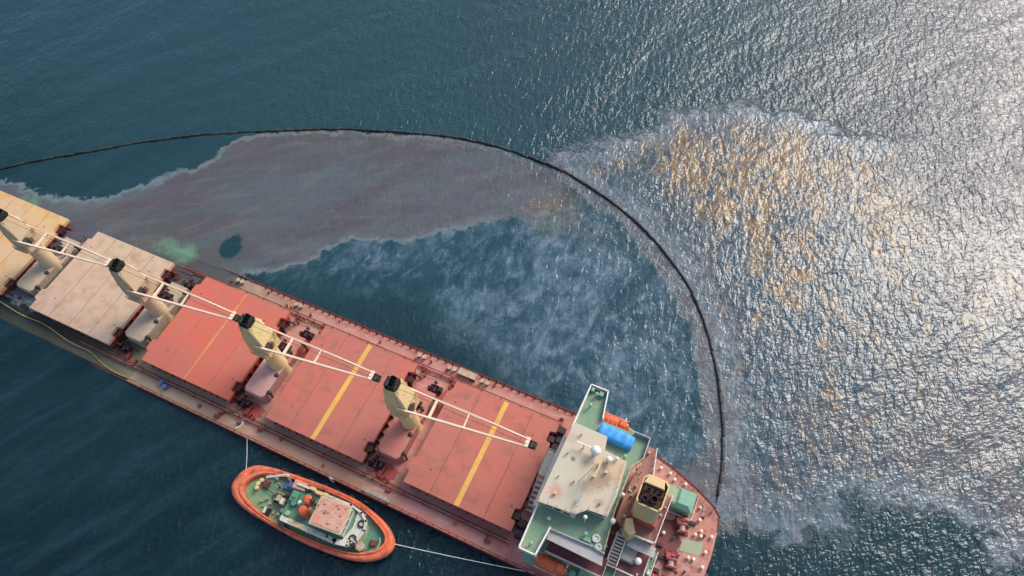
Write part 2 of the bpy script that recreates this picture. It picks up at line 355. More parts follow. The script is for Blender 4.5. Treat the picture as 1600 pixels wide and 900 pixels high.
def water_material():
    t = NT('sea_and_oil'); o = t.coords(); x_, y_, z_ = t.sep(o)
    wob = t.noise(o, .16, 8, .62, .5); wob2 = t.noise(t.mapping(o, loc=(40, 11, 0)), .55, 7, .7, .6); wob3 = t.noise(t.mapping(o, loc=(3, 71, 0)), 1.6, 6, .7)
    c_ = lambda n, a: t.mul(t.add(n, -.5), a)
    edge = lambda sdn, a1, a2, lo, hi: t.step(t.add(t.add(t.attr(sdn), c_(wob, a1)), c_(wob2, a2)), lo, hi)
    feather = t.step(x_, -12., 22., 1., .16)
    band = t.step(t.mul(t.add(t.add(t.attr('band'), c_(wob, 7)), c_(wob2, 4)), feather), -.2, .8)
    band = t.math('MULTIPLY', band, t.math('SUBTRACT', 1, edge('pool', 3, 2, -.4, .5)))
    bandsoft = t.add(t.add(t.attr('band'), c_(wob, 7)), c_(wob2, 3))
    rim = edge('rim', 5, 3, -2.2, 1.2)
    outer = edge('outer', 13, 10, -1.4, 1.6); outsoft = t.add(t.add(t.attr('outer'), c_(wob, 13)), c_(wob2, 10))
    wz = edge('wisps', 12, 6, -7, 4)
    # ---- water body
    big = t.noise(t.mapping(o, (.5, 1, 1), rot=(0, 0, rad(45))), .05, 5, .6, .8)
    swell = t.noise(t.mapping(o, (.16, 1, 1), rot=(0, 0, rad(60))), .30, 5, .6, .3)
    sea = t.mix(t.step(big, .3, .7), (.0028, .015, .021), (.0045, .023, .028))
    sea = t.mix(t.step(t.add(y_, t.mul(big, 40.)), -20., 90.), sea, (.015, .050, .062))  # lighter with growing y: grazing sky reflection painted into the water colour
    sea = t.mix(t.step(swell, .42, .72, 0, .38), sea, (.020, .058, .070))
    # ---- veils of sheen in the pool inside the boom
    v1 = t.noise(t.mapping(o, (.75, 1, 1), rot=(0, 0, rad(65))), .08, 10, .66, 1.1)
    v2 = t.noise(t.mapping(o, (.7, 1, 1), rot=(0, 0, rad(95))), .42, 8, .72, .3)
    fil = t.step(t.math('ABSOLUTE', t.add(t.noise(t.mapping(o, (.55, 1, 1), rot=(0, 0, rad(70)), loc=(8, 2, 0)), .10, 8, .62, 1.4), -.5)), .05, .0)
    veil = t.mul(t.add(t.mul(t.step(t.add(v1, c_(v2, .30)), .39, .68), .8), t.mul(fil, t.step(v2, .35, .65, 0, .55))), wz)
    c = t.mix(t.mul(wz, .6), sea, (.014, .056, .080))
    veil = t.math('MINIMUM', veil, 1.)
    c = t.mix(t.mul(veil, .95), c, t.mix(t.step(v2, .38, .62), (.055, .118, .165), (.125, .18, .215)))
    # ---- thick grey band inside the boom
    g1 = t.noise(t.mapping(o, (.22, 1, 1), rot=(0, 0, rad(42))), .11, 7, .62, 1.0)
    g2 = t.noise(t.mapping(o, (.3, 1, 1), rot=(0, 0, rad(38)), loc=(17, 5, 0)), .12, 7, .62, .9)
    g3 = t.noise(t.mapping(o, (.25, 1, 1), rot=(0, 0, rad(50)), loc=(7, 5, 0)), .5, 8, .7, .6)
    grey = t.mix(t.step(g1, .40, .60), (.086, .098, .103), (.084, .077, .082))
    grey = t.mix(t.step(g2, .50, .68, 0, .8), grey, (.118, .124, .122))
    grey = t.mix(t.step(g3, .5, .75, 0, .35), grey, (.145, .15, .15))
    g4 = t.noise(t.mapping(o, (.7, 1, 1), rot=(0, 0, rad(38)), loc=(70, 5, 0)), .16, 6, .6, .8, color=True)
    tint = t.n.new('ShaderNodeMix'); tint.data_type = 'RGBA'; tint.blend_type = 'OVERLAY'; tint.inputs[0].default_value = .2
    t.put(tint.inputs[6], grey); t.put(tint.inputs[7], g4); grey = tint.outputs[2]
    grey = t.mix(t.step(g3, .46, .30, 0, .35), grey, (.075, .074, .08))
    lip = t.mul(t.step(bandsoft, 1.9, .2), .9)
    grey = t.mix(lip, grey, t.mix(t.step(g1, .45, .6), (.15, .20, .21), (.20, .19, .155)))
    c = t.mix(t.mul(band, t.step(g3, .3, .6, .88, .97)), c, grey)
    c = t.mix(t.mul(rim, t.step(v2, .3, .6, .55, .9)), c, t.mix(t.step(g2, .4, .62), (.095, .092, .105), (.14, .14, .14)))
    # ---- outer slick: silver, bronze and blue mottling with clear water in the gaps
    st = t.mapping(o, (.5, 1, 1), rot=(0, 0, rad(108)))
    m1 = t.noise(st, .21, 10, .80, 1.3); m2 = t.noise(t.mapping(st, loc=(55, 3, 0)), .17, 10, .78, 1.3)
    m3 = t.noise(t.mapping(st, loc=(5, 93, 0)), .9, 8, .78, .9); m4 = t.noise(t.mapping(st, loc=(15, 3, 0)), .7, 8, .78, .6)
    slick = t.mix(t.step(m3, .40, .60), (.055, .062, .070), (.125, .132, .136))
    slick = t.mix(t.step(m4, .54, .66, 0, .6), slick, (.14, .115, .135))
    bzw = t.add(t.mul(t.attr('bronze'), .11), t.add(m1, c_(m3, .55)))
    bz = t.step(bzw, .565, .635); bl = t.step(t.add(t.mul(t.attr('blue'), .14), t.add(m2, c_(m4, .42))), .515, .60)
    slick = t.mix(t.mul(bl, .9), slick, t.mix(t.step(m3, .42, .58), (.018, .052, .075), (.08, .118, .142)))
    slick = t.mix(t.mul(bz, .9), slick, t.mix(t.step(m4, .42, .58), (.135, .075, .03), (.31, .22, .115)))
    gapm = t.step(t.add(m2, c_(m1, -.8)), .60, .70)
    slick = t.mix(t.mul(gapm, .85), slick, (.012, .045, .065))
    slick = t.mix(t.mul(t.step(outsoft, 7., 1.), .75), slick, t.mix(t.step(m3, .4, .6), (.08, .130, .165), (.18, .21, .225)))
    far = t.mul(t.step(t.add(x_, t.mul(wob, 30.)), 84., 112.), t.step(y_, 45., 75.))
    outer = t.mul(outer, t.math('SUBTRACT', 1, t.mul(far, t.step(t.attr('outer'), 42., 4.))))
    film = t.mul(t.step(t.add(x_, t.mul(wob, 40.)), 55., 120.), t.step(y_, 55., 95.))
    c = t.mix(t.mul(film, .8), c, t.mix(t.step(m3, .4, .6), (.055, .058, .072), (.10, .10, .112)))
    c = t.mix(t.mul(outer, .95), c, slick)
    c = t.mix(t.mul(t.step(t.add(t.attr('green'), c_(wob2, 1.3)), .25, .9), .7), c, (.13, .29, .17))
    c = t.mix(t.mul(t.mul(t.step(t.add(t.attr('bronze'), c_(wob2, 1.4)), .35, .9), t.math('SUBTRACT', 1, outer)), .5), c, (.22, .18, .11))
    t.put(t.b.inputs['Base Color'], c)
    oil = t.math('MAXIMUM', t.math('MAXIMUM', band, rim), outer)
    # ---- ripples: long swell, wind waves in gust patches, fine ripples
    gust = t.noise(t.mapping(o, (.4, 1, 1), rot=(0, 0, rad(60)), loc=(90, 0, 0)), .045, 4, .6, .8)
    w0 = t.noise(t.mapping(o, (.25, 1, 1), rot=(0, 0, rad(58))), .22, 3, .5, .4)
    w1 = t.noise(t.mapping(o, (.5, 1, 1), rot=(0, 0, rad(100))), .78, 2, .55, .6)
    w2 = t.noise(t.mapping(o, (.5, 1, 1), rot=(0, 0, rad(35))), 1.7, 1.5, .5, .5)
    w3 = t.noise(t.mapping(o, (.7, 1, 1), rot=(0, 0, rad(75))), 3.6, 1, .5)
    h = t.add(t.add(t.mul(w0, .5), t.mul(w1, .38)), t.add(t.mul(w2, .155), t.mul(w3, .022)))
    windy = t.mul(t.step(t.add(x_, t.mul(gust, 60.)), -50., 70., .5, 1.), t.step(gust, .3, .7, .75, 1.15))
    calm = t.mul(windy, t.mul(t.step(t.attr('inside'), -2., 6., 1., .55), t.mul(t.step(rim, 0, 1, 1., .7), t.step(outer, 0, 1, 1., .74))))
    t.put(t.b.inputs['Normal'], t.bump(t.mul(h, calm), 1., 1.))
    t.put(t.b.inputs['Roughness'], t.step(oil, 0, 1, .10, .12))
    t.put(t.b.inputs['IOR'], t.step(oil, 0, 1, 1.333, 1.37))
    # ---- the drowned deck shows through the thin water over it
    d = t.attr('depth')
    op = t.math('SUBTRACT', 1, t.math('POWER', 2.718, t.mul(d, -1.1)))
    op = t.math('MINIMUM', 1, t.math('ADD', t.mul(op, .62), t.math('ADD', .05, t.mul(band, .5))))
    op = t.math('MAXIMUM', op, t.step(d, 3.5, 6.))
    tr = t.n.new('ShaderNodeBsdfTransparent'); tr.inputs[0].default_value = (.8, .86, .82, 1)
    mx = t.n.new('ShaderNodeMixShader'); t.put(mx.inputs[0], op)
    t.l.new(tr.outputs[0], mx.inputs[1]); t.l.new(t.b.outputs[0], mx.inputs[2]); t.l.new(mx.outputs[0], t.out.inputs[0])
    return t.m
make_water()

# ------------------------------------------------------------------ the bulk carrier
ship = thing('bulk_carrier', 'long red decked bulk carrier lying half sunk with its bow end under water', 'ship', SHIP)
def offset_hull(k): return [(x if abs(x) < 60 else x - math.copysign(k, x), y - math.copysign(k, y) if abs(y) > k else 0) for x, y in HULL]
hm = MB(); n = len(HULL)
lv = [(1., -.12), (1., -3.), (.97, -7.), (.9, -11.)]
hm.v = [(x * (1 if z > -5 else .99), y * s_, z) for s_, z in lv for x, y in HULL]
hm.f = [(r * n + i, r * n + (i + 1) % n, (r + 1) * n + (i + 1) % n, (r + 1) * n + i) for r in range(3) for i in range(n)] + [tuple(range(3 * n, 4 * n))]
hm.build('hull', 'hull', ship)
MB().prism(HULL, -.12, 0).build('main_deck', 'deck', ship)
for k in (1, -1):
    sh = MB()                                             # sheer strake lip standing proud of the deck edge
    e = [(x, y * k) for x, y in HALF if y > 1]
    for (x0, y0), (x1, y1) in zip(e, e[1:]):
        sh.raw([(x0, y0, 0), (x1, y1, 0), (x1, y1 - .14 * k, 0), (x0, y0 - .14 * k, 0), (x0, y0, .28), (x1, y1, .28), (x1, y1 - .14 * k, .28), (x0, y0 - .14 * k, .28)],
               [(4, 5, 6, 7), (0, 1, 5, 4), (2, 3, 7, 6), (1, 2, 6, 5), (3, 0, 4, 7)])
    sh.build('gunwale', 'coaming', ship)
for k in (1, -1):
    r = MB(); pth = [((-27 if k > 0 else -36), 13.65 * k)] + [(x, (y - .35) * k) for x, y in HALF if -20 < x < 67.7]
    rails(r, pth, 0, 1.05, 1.5, .04)
    r.build('guard_rail', 'coaming', ship)
    b = MB()                                                  # triangular stanchion brackets inside the rail
    for i in range(0 if k < 0 else 46):
        x = -27 + i * 1.5 + random.uniform(-.15, .15)
        b.raw([(x - .09, 13.8 * k, 0), (x + .09, 13.8 * k, 0), (x + .09, 13.35 * k, 0), (x - .09, 13.35 * k, 0), (x - .09, 13.8 * k, .85), (x + .09, 13.8 * k, .85)],
              [(0, 1, 5, 4), (3, 2, 1, 0), (4, 5, 2, 3), (0, 4, 3), (1, 2, 5)])
    if b.v: b.build('stanchion_bracket', 'coaming', ship, kind='stuff')
# raised pipes along both side decks
for k in (1, -1):
    for i, (yy, rr) in enumerate(((10.75, .09), (11.05, .06), (11.3, .1))):
        p = MB(); p.tube([(-98, yy * k, .45), (-40, yy * k, .45), (38, yy * k, .45)], rr, 6)
        for j in range(34): x = -98 + 4 * j; p.box(x - .08, x + .08, yy * k - .12, yy * k + .12, 0, .36)
        p.build('deck_pipe', 'coaming' if i != 1 else 'deck', ship)

# hatches
D = 27.8
def hatch(c, cover, coam, label, stripe):
    h = MB()
    h.box(c - 9.35, c + 9.45, -9.35, 9.35, 0, 2.35)
    h.box(c - 9.6, c + 9.7, -9.6, 9.6, 2.05, 2.35)           # coaming flange
    root = h.build('hatch_coaming', coam, ship, label)
    s = MB()                                                  # coaming stays
    for k in (1, -1):
        for i in range(13):
            x = c - 8.9 + i * 1.5
            s.raw([(x - .06, 9.35 * k, 0), (x + .06, 9.35 * k, 0), (x + .06, 9.72 * k, 0), (x - .06, 9.72 * k, 0), (x - .06, 9.35 * k, 2), (x + .06, 9.35 * k, 2), (x + .06, 9.55 * k, 2), (x - .06, 9.55 * k, 2)],
                  [(3, 2, 1, 0), (4, 5, 6, 7), (0, 1, 5, 4), (1, 2, 6, 5), (2, 3, 7, 6), (3, 0, 4, 7)])
        for i in range(11):
            y = -8.5 + i * 1.7; xe = c + (9.45 if k > 0 else -9.35)
            s.box(min(xe, xe + .55 * k), max(xe, xe + .55 * k), y - .05, y + .05, 0, 1.95)
    s.build('coaming_stay', coam, root, kind='stuff')
    g = .11 if 'tan' in cover or 'ochre' in cover else .04; w = 19.82 / 4; x0 = c - 9.85
    for i in range(4):
        a, b = x0 + i * w + g / 2, x0 + (i + 1) * w - g / 2; Y_ = 9.89
        if i == 0: poly = [(a, -Y_), (b, -Y_), (b, Y_), (a, Y_), (a, 7.9), (a - .75, 7.6), (a - .75, 5.6), (a, 5.3), (a, -5.3), (a - .75, -5.6), (a - .75, -7.6), (a, -7.9)]
        elif i == 3: poly = [(a, -Y_), (b, -Y_), (b, -8.2), (b - .9, -8.0), (b - .9, -6.3), (b, -6.0), (b, 6.0), (b - .9, 6.3), (b - .9, 8.0), (b, 8.2), (b, Y_), (a, Y_)]
        else: poly = [(a, -Y_), (b, -Y_), (b, Y_), (a, Y_)]
        p = MB(); p.prism(poly, 2.42, 3.2 - .012 * (i % 2))
        o = p.build('cover_panel', cover, root)
        bv = o.modifiers.new('edge', 'BEVEL'); bv.width = .03; bv.segments = 1; bv.limit_method = 'ANGLE'
    d = MB()                                                  # cleats, hinges, lifting eyes
    for i in range(4):
        for k in (1, -1):
            x = x0 + (i + .5) * w
            d.box(x - .18, x + .18, 9.9 * k - .1, 9.9 * k + .1, 2.5, 3.0)
            if i in (0, 3): d.lathe((x - .9 * k, 6.2 * k, 3.19), [(.12, 0), (.12, .06), (.06, .08)], 8)
    for k in (1, -1):
        d.box(c + 9.2, c + 10.3, 7.1 * k - .5, 7.1 * k + .5, 1.4, 2.5); d.box(c - 10.3, c - 9.5, 6.6 * k - .4, 6.6 * k + .4, 1.2, 2.3)
        d.tube([(c + 10.1, 6.7 * k, .1), (c + 10.1, 6.7 * k, 2.4)], .12); d.cone((c + 9.9, 8.6 * k, 1.6), (c + 11.0, 8.6 * k, 1.2), .22)
    d.build('hatch_fitting', 'dark_gear', root, kind='stuff')
    if stripe:
        q = MB(); mid = x0 + 2 * w; hw = .44 if stripe == 'stripe' else .24
        q.box(mid - hw, mid + hw, -9.85, 9.85, 3.19, 3.24); q.build('walkway_stripe', stripe, root)
    return root
hatch(0, 'cover_red', 'coaming', 'red hatch with four flat panels and a yellow stripe, under the middle red hatch crane arm', 'stripe')
hatch(D, 'cover_red', 'coaming', 'red hatch nearest the bridge with a yellow stripe', 'stripe')
hatch(-D, 'cover_red_bright', 'coaming_bright', 'brightest red hatch with a thin worn yellow stripe', 'stripe_worn')
hatch(-2 * D, 'cover_tan', 'coaming_bright', 'silt covered tan hatch standing out of the water', None)
hatch(-3 * D, 'cover_ochre', 'coaming_bright', 'ochre silt covered hatch farthest from the bridge', None)

# what stands in the gaps between hatches
def gap(g, top, side, lab):
    r = MB()
    r.prism([(g - 2.9, -.4), (g - 2.9, -6.4), (g - 2.2, -7.0), (g + 1.0, -7.0), (g + 1.5, -6.4), (g + 1.5, -.4)], 0, 2.9, .12)
    root = r.build('mast_house', top, ship, lab)
    q = MB(); q.box(g - 2.6, g + 1.4, 1.0, 6.6, 0, 1.9, .1); q.build('store_house', side, ship)
    v = MB()
    for x, y in ((g + 1.2, -2.2), (g + 1.9, -5.6), (g + .8, 2.8), (g + 2.1, 5.2)):
        v.lathe((x, y, 0), [(.18, 0), (.18, 2.6), (.42, 2.7), (.42, 3.05), (.1, 3.2)], 10)
    v.build('vent', 'black', ship, kind='stuff')
    # winches and hydraulic gear, dark with grease
    for sx, sy in ((g - 2.4, -8.6), (g - 1.2, 3.4), (g + .4, 7.9)):
        w = MB(); w.box(sx - 1.2, sx + 1.2, sy - .8, sy + .8, (1.9 if sy == 3.4 else 0), (2.1 if sy == 3.4 else .25))
        z = 2.6 if sy == 3.4 else .8
        w.lathe((sx, sy - .7, z), [(.55, 0), (.55, .12), (.3, .14), (.3, 1.1), (.55, 1.12), (.55, 1.24)], 12, 'y')
        w.box(sx + .7, sx + 1.3, sy - .3, sy + .4, z - .6, z + .5); w.box(sx - 1.3, sx - .8, sy - .6, sy, z - .6, z + .3)
        w.cone((sx - .4, sy + .9, z), (sx - .4, sy + 1.3, z), .35)
        w.build('winch', 'dark_gear', ship)
    m = MB()
    rr = random.Random(int(g * 10))
    for i in range(16):
        x = g + rr.uniform(-3.4, 3.4); y = rr.choice((-1, 1)) * rr.uniform(7.8, 11.5); s_ = rr.uniform(.12, .35)
        if rr.random() < .5: m.lathe((x, y, 0), [(s_ * .6, 0), (s_ * .6, .7), (s_, .75), (s_, .9)], 8)
        else: m.box(x - s_, x + s_, y - s_ * 1.6, y + s_ * 1.6, 0, .35 + s_)
    for yy in (-9.9, 9.9): m.tube([(g - 3.6, yy, .5), (g - 1, yy, .5), (g - .4, yy * 1.06, .5), (g + 3.6, yy * 1.06, .5)], .08)
    m.build('deck_fitting', 'coaming', ship, kind='stuff')
    if g > -20:
        for px_, py_, a_, b_ in ((g - .6, -9.0, 2.6, 1.7), (g + 1.9, 5.4, 1.5, 2.6)):
            P = [(px_ + a_ * math.cos(q) * rr.uniform(.7, 1.15), py_ + b_ * math.sin(q) * rr.uniform(.7, 1.15)) for q in np.linspace(0, 2 * math.pi, 15)[:-1]]
            MB().prism(P, .004, .016).build('red_deck_patch', 'red_deck', ship)
gap(-D / 2, 'house_pink', 'house_red', 'pale pink flat deckhouse')
gap(D / 2, 'house_red', 'house_red', 'red flat deckhouse')
gap(-1.5 * D, 'house_tan', 'house_tan', 'grey silt covered deckhouse')
gap(-2.5 * D, 'house_tan', 'house_tan', 'grey silt covered deckhouse')

# ---- accommodation block and bridge
w = MB(); w.box(41.2, 51.4, -9.3, 9.0, 0, 14.3); w.build('accommodation_wall', 'white_dirty', ship, 'dirty white accommodation block')
fr = MB(); fr.box(40.2, 41.2, -6.5, 5.6, 0, 11.2); fr.build('front_trunk', 'white_dirty', ship)
BD = [(41.2, -13.9), (43.9, -13.9), (44.3, -9.5), (50.9, -9.3), (52.6, -9.6), (51.9, -3.3), (51.9, 3.6), (53.0, 5.5), (52.9, 9.0), (45.2, 9.0), (44.4, 13.7), (41.5, 13.7)]
MB().prism(BD, 14.25, 14.5).build('bridge_deck', 'green_deck', ship)
bw = MB()                                                     # bulwark round the bridge deck: a thin upright wall
def wall(mb, pts, z0, z1, th=.12, closed=False):
    P = pts + ([pts[0]] if closed else [])
    for (x0, y0), (x1, y1) in zip(P, P[1:]):
        L = math.hypot(x1 - x0, y1 - y0); nx_, ny_ = -(y1 - y0) / L * th / 2, (x1 - x0) / L * th / 2
        ex, ey = (x1 - x0) / L * th * .5, (y1 - y0) / L * th * .5
        mb.prism([(x0 - ex + nx_, y0 - ey + ny_), (x0 - ex - nx_, y0 - ey - ny_), (x1 + ex - nx_, y1 + ey - ny_), (x1 + ex + nx_, y1 + ey + ny_)], z0, z1)
wall(bw, [(41.3, -7.2), (41.3, -13.8), (43.8, -13.8), (44.25, -9.5)], 14.5, 15.6, .2)
bw.build('wing_bulwark', 'white', ship); bw = MB()
wall(bw, [(45.2, 9.05), (44.35, 13.6), (41.5, 13.6), (41.4, 5.9)], 14.5, 15.6, .2)
bw.build('wing_bulwark', 'white', ship)
MB().prism([(44.35, -10.9), (52.9, -11.1), (52.5, -9.65), (50.9, -9.35), (44.3, -9.52)], 14.15, 14.4).build('side_ledge', 'grey_wall', ship)
bw = MB(); wall(bw, [(44.3, -9.45), (50.9, -9.25), (52.5, -9.5)], 14.4, 14.9, .2); bw.build('bulwark', 'grey_wall', ship); bw = MB(); wall(bw, [(50.5, 9.0), (52.9, 9.0), (53.0, 5.5)], 14.5, 15.5, .15)
bw.build('bulwark', 'grey_wall', ship)
r = MB(); rails(r, [(52.4, -9.0), (51.8, -3.3), (51.8, 3.6), (52.9, 5.4)], 14.5, 1.05, 1.2, .05); r.build('aft_rail', 'cream_yellow', ship)
wh = MB(); wh.box(41.75, 46.9, -6.7, 5.4, 14.5, 17.0); wh.box(46.9, 50.9, -4.9, 3.3, 14.5, 17.0); wh.build('wheelhouse_wall', 'white_dirty', ship)
RF = [(41.3, -7.2), (47.0, -6.7), (48.3, -5.4), (51.2, -5.2), (51.4, -1.7), (51.0, 3.4), (47.4, 3.8), (47.0, 5.9), (41.6, 6.0)]
MB().prism(RF, 17.0, 17.3).build('wheelhouse_roof', 'roof_stained', ship, 'beige wheelhouse roof with rust stains')
# windows of the wheelhouse
def window(x, y, z, nrm, w=1.0, h=.9, first=[]):
    if not first:
        m1 = MB(); m1.box(-.05, .05, -.58, .58, -.52, .52); m2 = MB(); m2.box(.05, .08, -.5, .5, -.45, .45)
        f = m1.build('window', 'white', ship); p = m2.build('pane', 'glass', f); first.append((f, p)); f.location = (x, y, z); f.rotation_euler = (0, 0, nrm); return
    f0, p0 = first[0]; f = part_copy(f0, ship, (x, y, z), nrm); part_copy(p0, f)
for i in range(9): window(41.7, -5.8 + i * 1.3, 15.9, math.pi)
for i in range(3): window(42.9 + i * 1.4, -6.75, 15.9, -math.pi / 2)
for i in range(3): window(47.9 + i * 1.1, -4.95, 15.9, -math.pi / 2)
for i in range(4): window(50.95, -3.9 + i * 1.9, 15.9, 0)
for lvl in (5.6, 8.4, 12.6):
    for i in range(6): window(42.4 + i * 1.55, -9.35, lvl, -math.pi / 2)
# roof fittings
def dome(x, y, z, r, ped=.6, mat='white', name='radome'):
    q = MB(); q.sphere((x, y, z + ped + r * .85), r, 16, 9, .95); o = q.build(name, mat, ship, smooth=True)
    b_ = MB(); b_.cone((x, y, z), (x, y, z + ped + r * .2), r * .35, r * .3, 8); b_.build('pedestal', 'white_dirty', o); return o
dome(46.3, 2.6, 17.3, .78, .9); dome(48.5, 2.4, 17.3, .5, .5); dome(49.5, 3.1, 17.3, .28, .4)
dome(52.1, -1.0, 14.5, .3, 1.4); dome(52.1, -5.2, 14.5, .42, 1.6); dome(48.4, -6.6, 14.5, .3, 2.9); dome(57.4, -7.4, 8.3, .55, 1.2)
m = MB(); m.cone((47.4, -.5, 17.3), (47.6, -.5, 23.5), .16, .1); m.box(47.2, 47.9, -1.9, .9, 21.2, 21.32); m.box(47.35, 47.75, -1.1, .1, 19.6, 19.75)
m.tube([(47.4, -.5, 22.5), (45.6, 1.2, 17.3)], .05); m.tube([(47.4, -.5, 22.5), (45.6, -2.2, 17.3)], .05)
m.build('signal_mast', 'crane_silt', ship)
m = MB(); m.box(43.2, 46.0, 2.75, 2.95, 18.5, 18.75); m.cone((44.4, 2.8, 17.3), (44.4, 2.8, 18.5), .13); m.build('radar_scanner', 'white', ship)
m = MB(); m.box(46.6, 46.85, -5.9, -3.9, 18.2, 18.4); m.cone((46.7, -4.9, 17.3), (46.7, -4.9, 18.2), .12); m.build('radar_scanner', 'grey_wall', ship)
m = MB(); rails(m, [(41.5, -6.9), (46.8, -6.5), (48.4, -5.2), (51.0, -5.0), (51.2, -1.7), (50.8, 3.2)], 17.3, .9, 1.3, .03); m.build('roof_rail', 'white_dirty', ship)
m = MB()
for x, y, s_ in ((43.2, -5.2, .25), (42.6, 1.1, .18), (45.0, -2.5, .2), (49.6, -3.9, .22), (43.4, 4.6, .2), (48.8, .6, .25), (42.7, -2.6, .15)):
    m.lathe((x, y, 17.3), [(s_ * .6, 0), (s_ * .6, .5), (s_, .55), (s_, .75)], 9)
m.build('roof_vent', 'roof_beige', ship, kind='stuff')
m = MB()
for x, y in ((42.6, -12.6), (42.9, 12.4), (43.6, -8.4), (49.2, -8.2), (42.6, 10.3), (50.4, 7.9 - 3.2)):
    m.lathe((x, y, 14.5), [(.12, 0), (.12, .9), (.3, .95), (.3, 1.2), (.1, 1.3)], 9)
m.box(41.8, 42.3, 12.7, 13.3, 14.5, 15.4); m.box(43.2, 43.9, 12.5, 13.2, 14.5, 15.3); m.box(48.8, 50.2, -9.0, -8.5, 14.5, 15.0)
m.build('wing_fitting', 'green_bright', ship, kind='stuff')
m = MB(); m.lathe((50.8, -8.0, 14.6), [(.6, 0), (.6, .25), (.38, .27), (.38, .05)], 14); m.lathe((51.5, -9.0, 14.6), [(.5, 0), (.5, .25), (.3, .27), (.3, .05)], 14); m.build('rope_coil', 'rope', ship)

# ---- port side terraces under the bridge deck
MB().box(44.6, 53.4, -12.1, -9.3, 11.0, 11.2).build('side_walkway', 'maroon', ship, 'maroon walkway along the port side')
m = MB(); wall(m, [(44.6, -12.05), (53.4, -12.05)], 11.2, 11.6, .1); rails(m, [(44.6, -12.05), (53.4, -12.05), (53.4, -9.4)], 11.2, 1.1, 1.3, .045); m.build('walkway_rail', 'white_dirty', ship)
for k in (1, -1):
    if k < 0: MB().box(41.4, 55.0, -13.9, -9.0, 7.3, 7.5).build('boat_deck', 'green_deck', ship)
    else: MB().prism([(41.4, 9.0), (52.4, 9.0), (52.2, 11.2), (49.5, 12.0), (45.6, 13.1), (41.4, 13.3)], 7.3, 7.5).build('boat_deck', 'brown_deck', ship)
    MB().box(41.5, 54.6 if k < 0 else 51.8, min(9.3 * k, 12.2 * k if k < 0 else 10.9), max(9.3 * k, 12.2 * k if k < 0 else 10.9), 0, 7.28).build('lower_house', 'white_dirty', ship)
    m = MB(); rails(m, [(48.6, -13.8), (54.9, -13.8), (54.9, -9.4)] if k < 0 else [(48.6, 12.1), (52.1, 11.2), (52.3, 9.3)], 7.5, 1.05, 1.2, .045); m.build('boat_deck_rail', 'white', ship)
m = MB()
for x, y, a, b, h in ((49.2, -12.6, .5, .4, .8), (50.4, -11.8, .35, .6, .7), (51.8, -12.8, .7, .35, .6), (53.4, -12.2, .45, .45, 1.1), (50.2, -13.2, .3, .3, .5)):
    m.box(x - a, x + a, y - b, y + b, 7.5, 7.5 + h, .05)
m.build('boat_deck_locker', 'green_bright', ship, kind='stuff')
m = MB()
for x in (43.2, 48.3):
    for k in (1, -1):
        m.tube([(x, 11.2 * k, 7.5), (x, 11.6 * k, 10.1), (x, 12.6 * k, 10.5)], .13, 6)
m.build('lifeboat_davit', 'white', ship)

# ---- casing, funnel and aft decks
CD = [(52.9, 9.1), (54.5, 9.1), (55.6, 3.4), (58.9, 3.0), (58.7, -4.6), (54.9, -4.9), (52.3, -3.6), (52.3, 1.4), (52.8, 5.3)]
MB().prism(CD, 11.3, 11.5).build('casing_deck', 'brown_deck', ship, 'reddish brown deck round the funnel')
MB().box(53.4, 58.5, -4.4, 3.2, 0, 11.28).build('engine_casing', 'grey_wall', ship)
MB().box(52.8, 54.4, 3.2, 8.8, 0, 11.28).build('stair_tower', 'white_dirty', ship)
m = MB(); rails(m, [(55.0, -4.8), (58.7, -4.6), (58.9, 2.9)], 11.5, 1.1, 1.1, .06, (1., .65, .3)); m.build('casing_rail', 'white', ship)
m = MB(); rails(m, [(54.4, 9.0), (55.5, 3.4)], 11.5, 1.1, 1.1, .06); rails(m, [(52.9, 5.4), (52.9, 9.0)], 11.5, 1.1, 1.1, .05); m.build('walkway_rail', 'white', ship)
m = MB(); m.box(53.9, 57.9, -2.9, 1.7, 11.5, 14.2); m.build('funnel_base', 'red_deck', ship)
f = MB()                                                      # funnel shell with an open top
o_ = [(54.0, -2.3), (54.5, -2.85), (57.2, -2.85), (57.7, -2.3), (57.7, 1.1), (57.2, 1.65), (54.5, 1.65), (54.0, 1.1)]
cx, cy = 55.85, -.6
def ring(k, z): return [(cx + (x - cx) * k, cy + (y - cy) * k, z) for x, y in o_]
rs = ring(1, 14.2) + ring(1, 21.3) + ring(.9, 21.3) + ring(.88, 19.4)
f.raw(rs, [(r_ * 8 + i, r_ * 8 + (i + 1) % 8, (r_ + 1) * 8 + (i + 1) % 8, (r_ + 1) * 8 + i) for r_ in range(3) for i in range(8)])
fun = f.build('funnel', 'cream_yellow', ship, 'yellow funnel with a sooty black top')
m = MB(); m.raw([(x, y, 19.45) for x, y, z in ring(.95, 0)], [tuple(range(8))])
m.box(54.35, 57.35, -2.6, 0.15, 21.0, 21.35); m.build('soot_deck', 'soot_and_shade', fun)
m = MB()
for x, y, r_, hh in ((55.1, -1.9, .42, .5), (56.3, -1.6, .55, .8), (55.2, -.5, .3, .4), (56.8, -.4, .25, 1.), (56.0, -2.35, .2, .7), (56.1, -.2, .2, .5), (54.7, -1.1, .18, .6)):
    m.lathe((x, y, 21.3), [(r_, 0), (r_, hh), (r_ * .8, hh), (r_ * .78, .1)], 12)
m.box(55.6, 57.3, -1.1, -.85, 21.35, 21.6); m.box(54.5, 54.8, -2.6, 0, 21.35, 21.5)
m.build('exhaust_pipe', 'soot_and_shade', fun)
m = MB(); m.prism([(54.2, .2), (57.2, .2), (56.8, 1.5), (54.6, 1.5)], 21.3, 21.75, .1); m.build('funnel_cap', 'cream_yellow', fun)
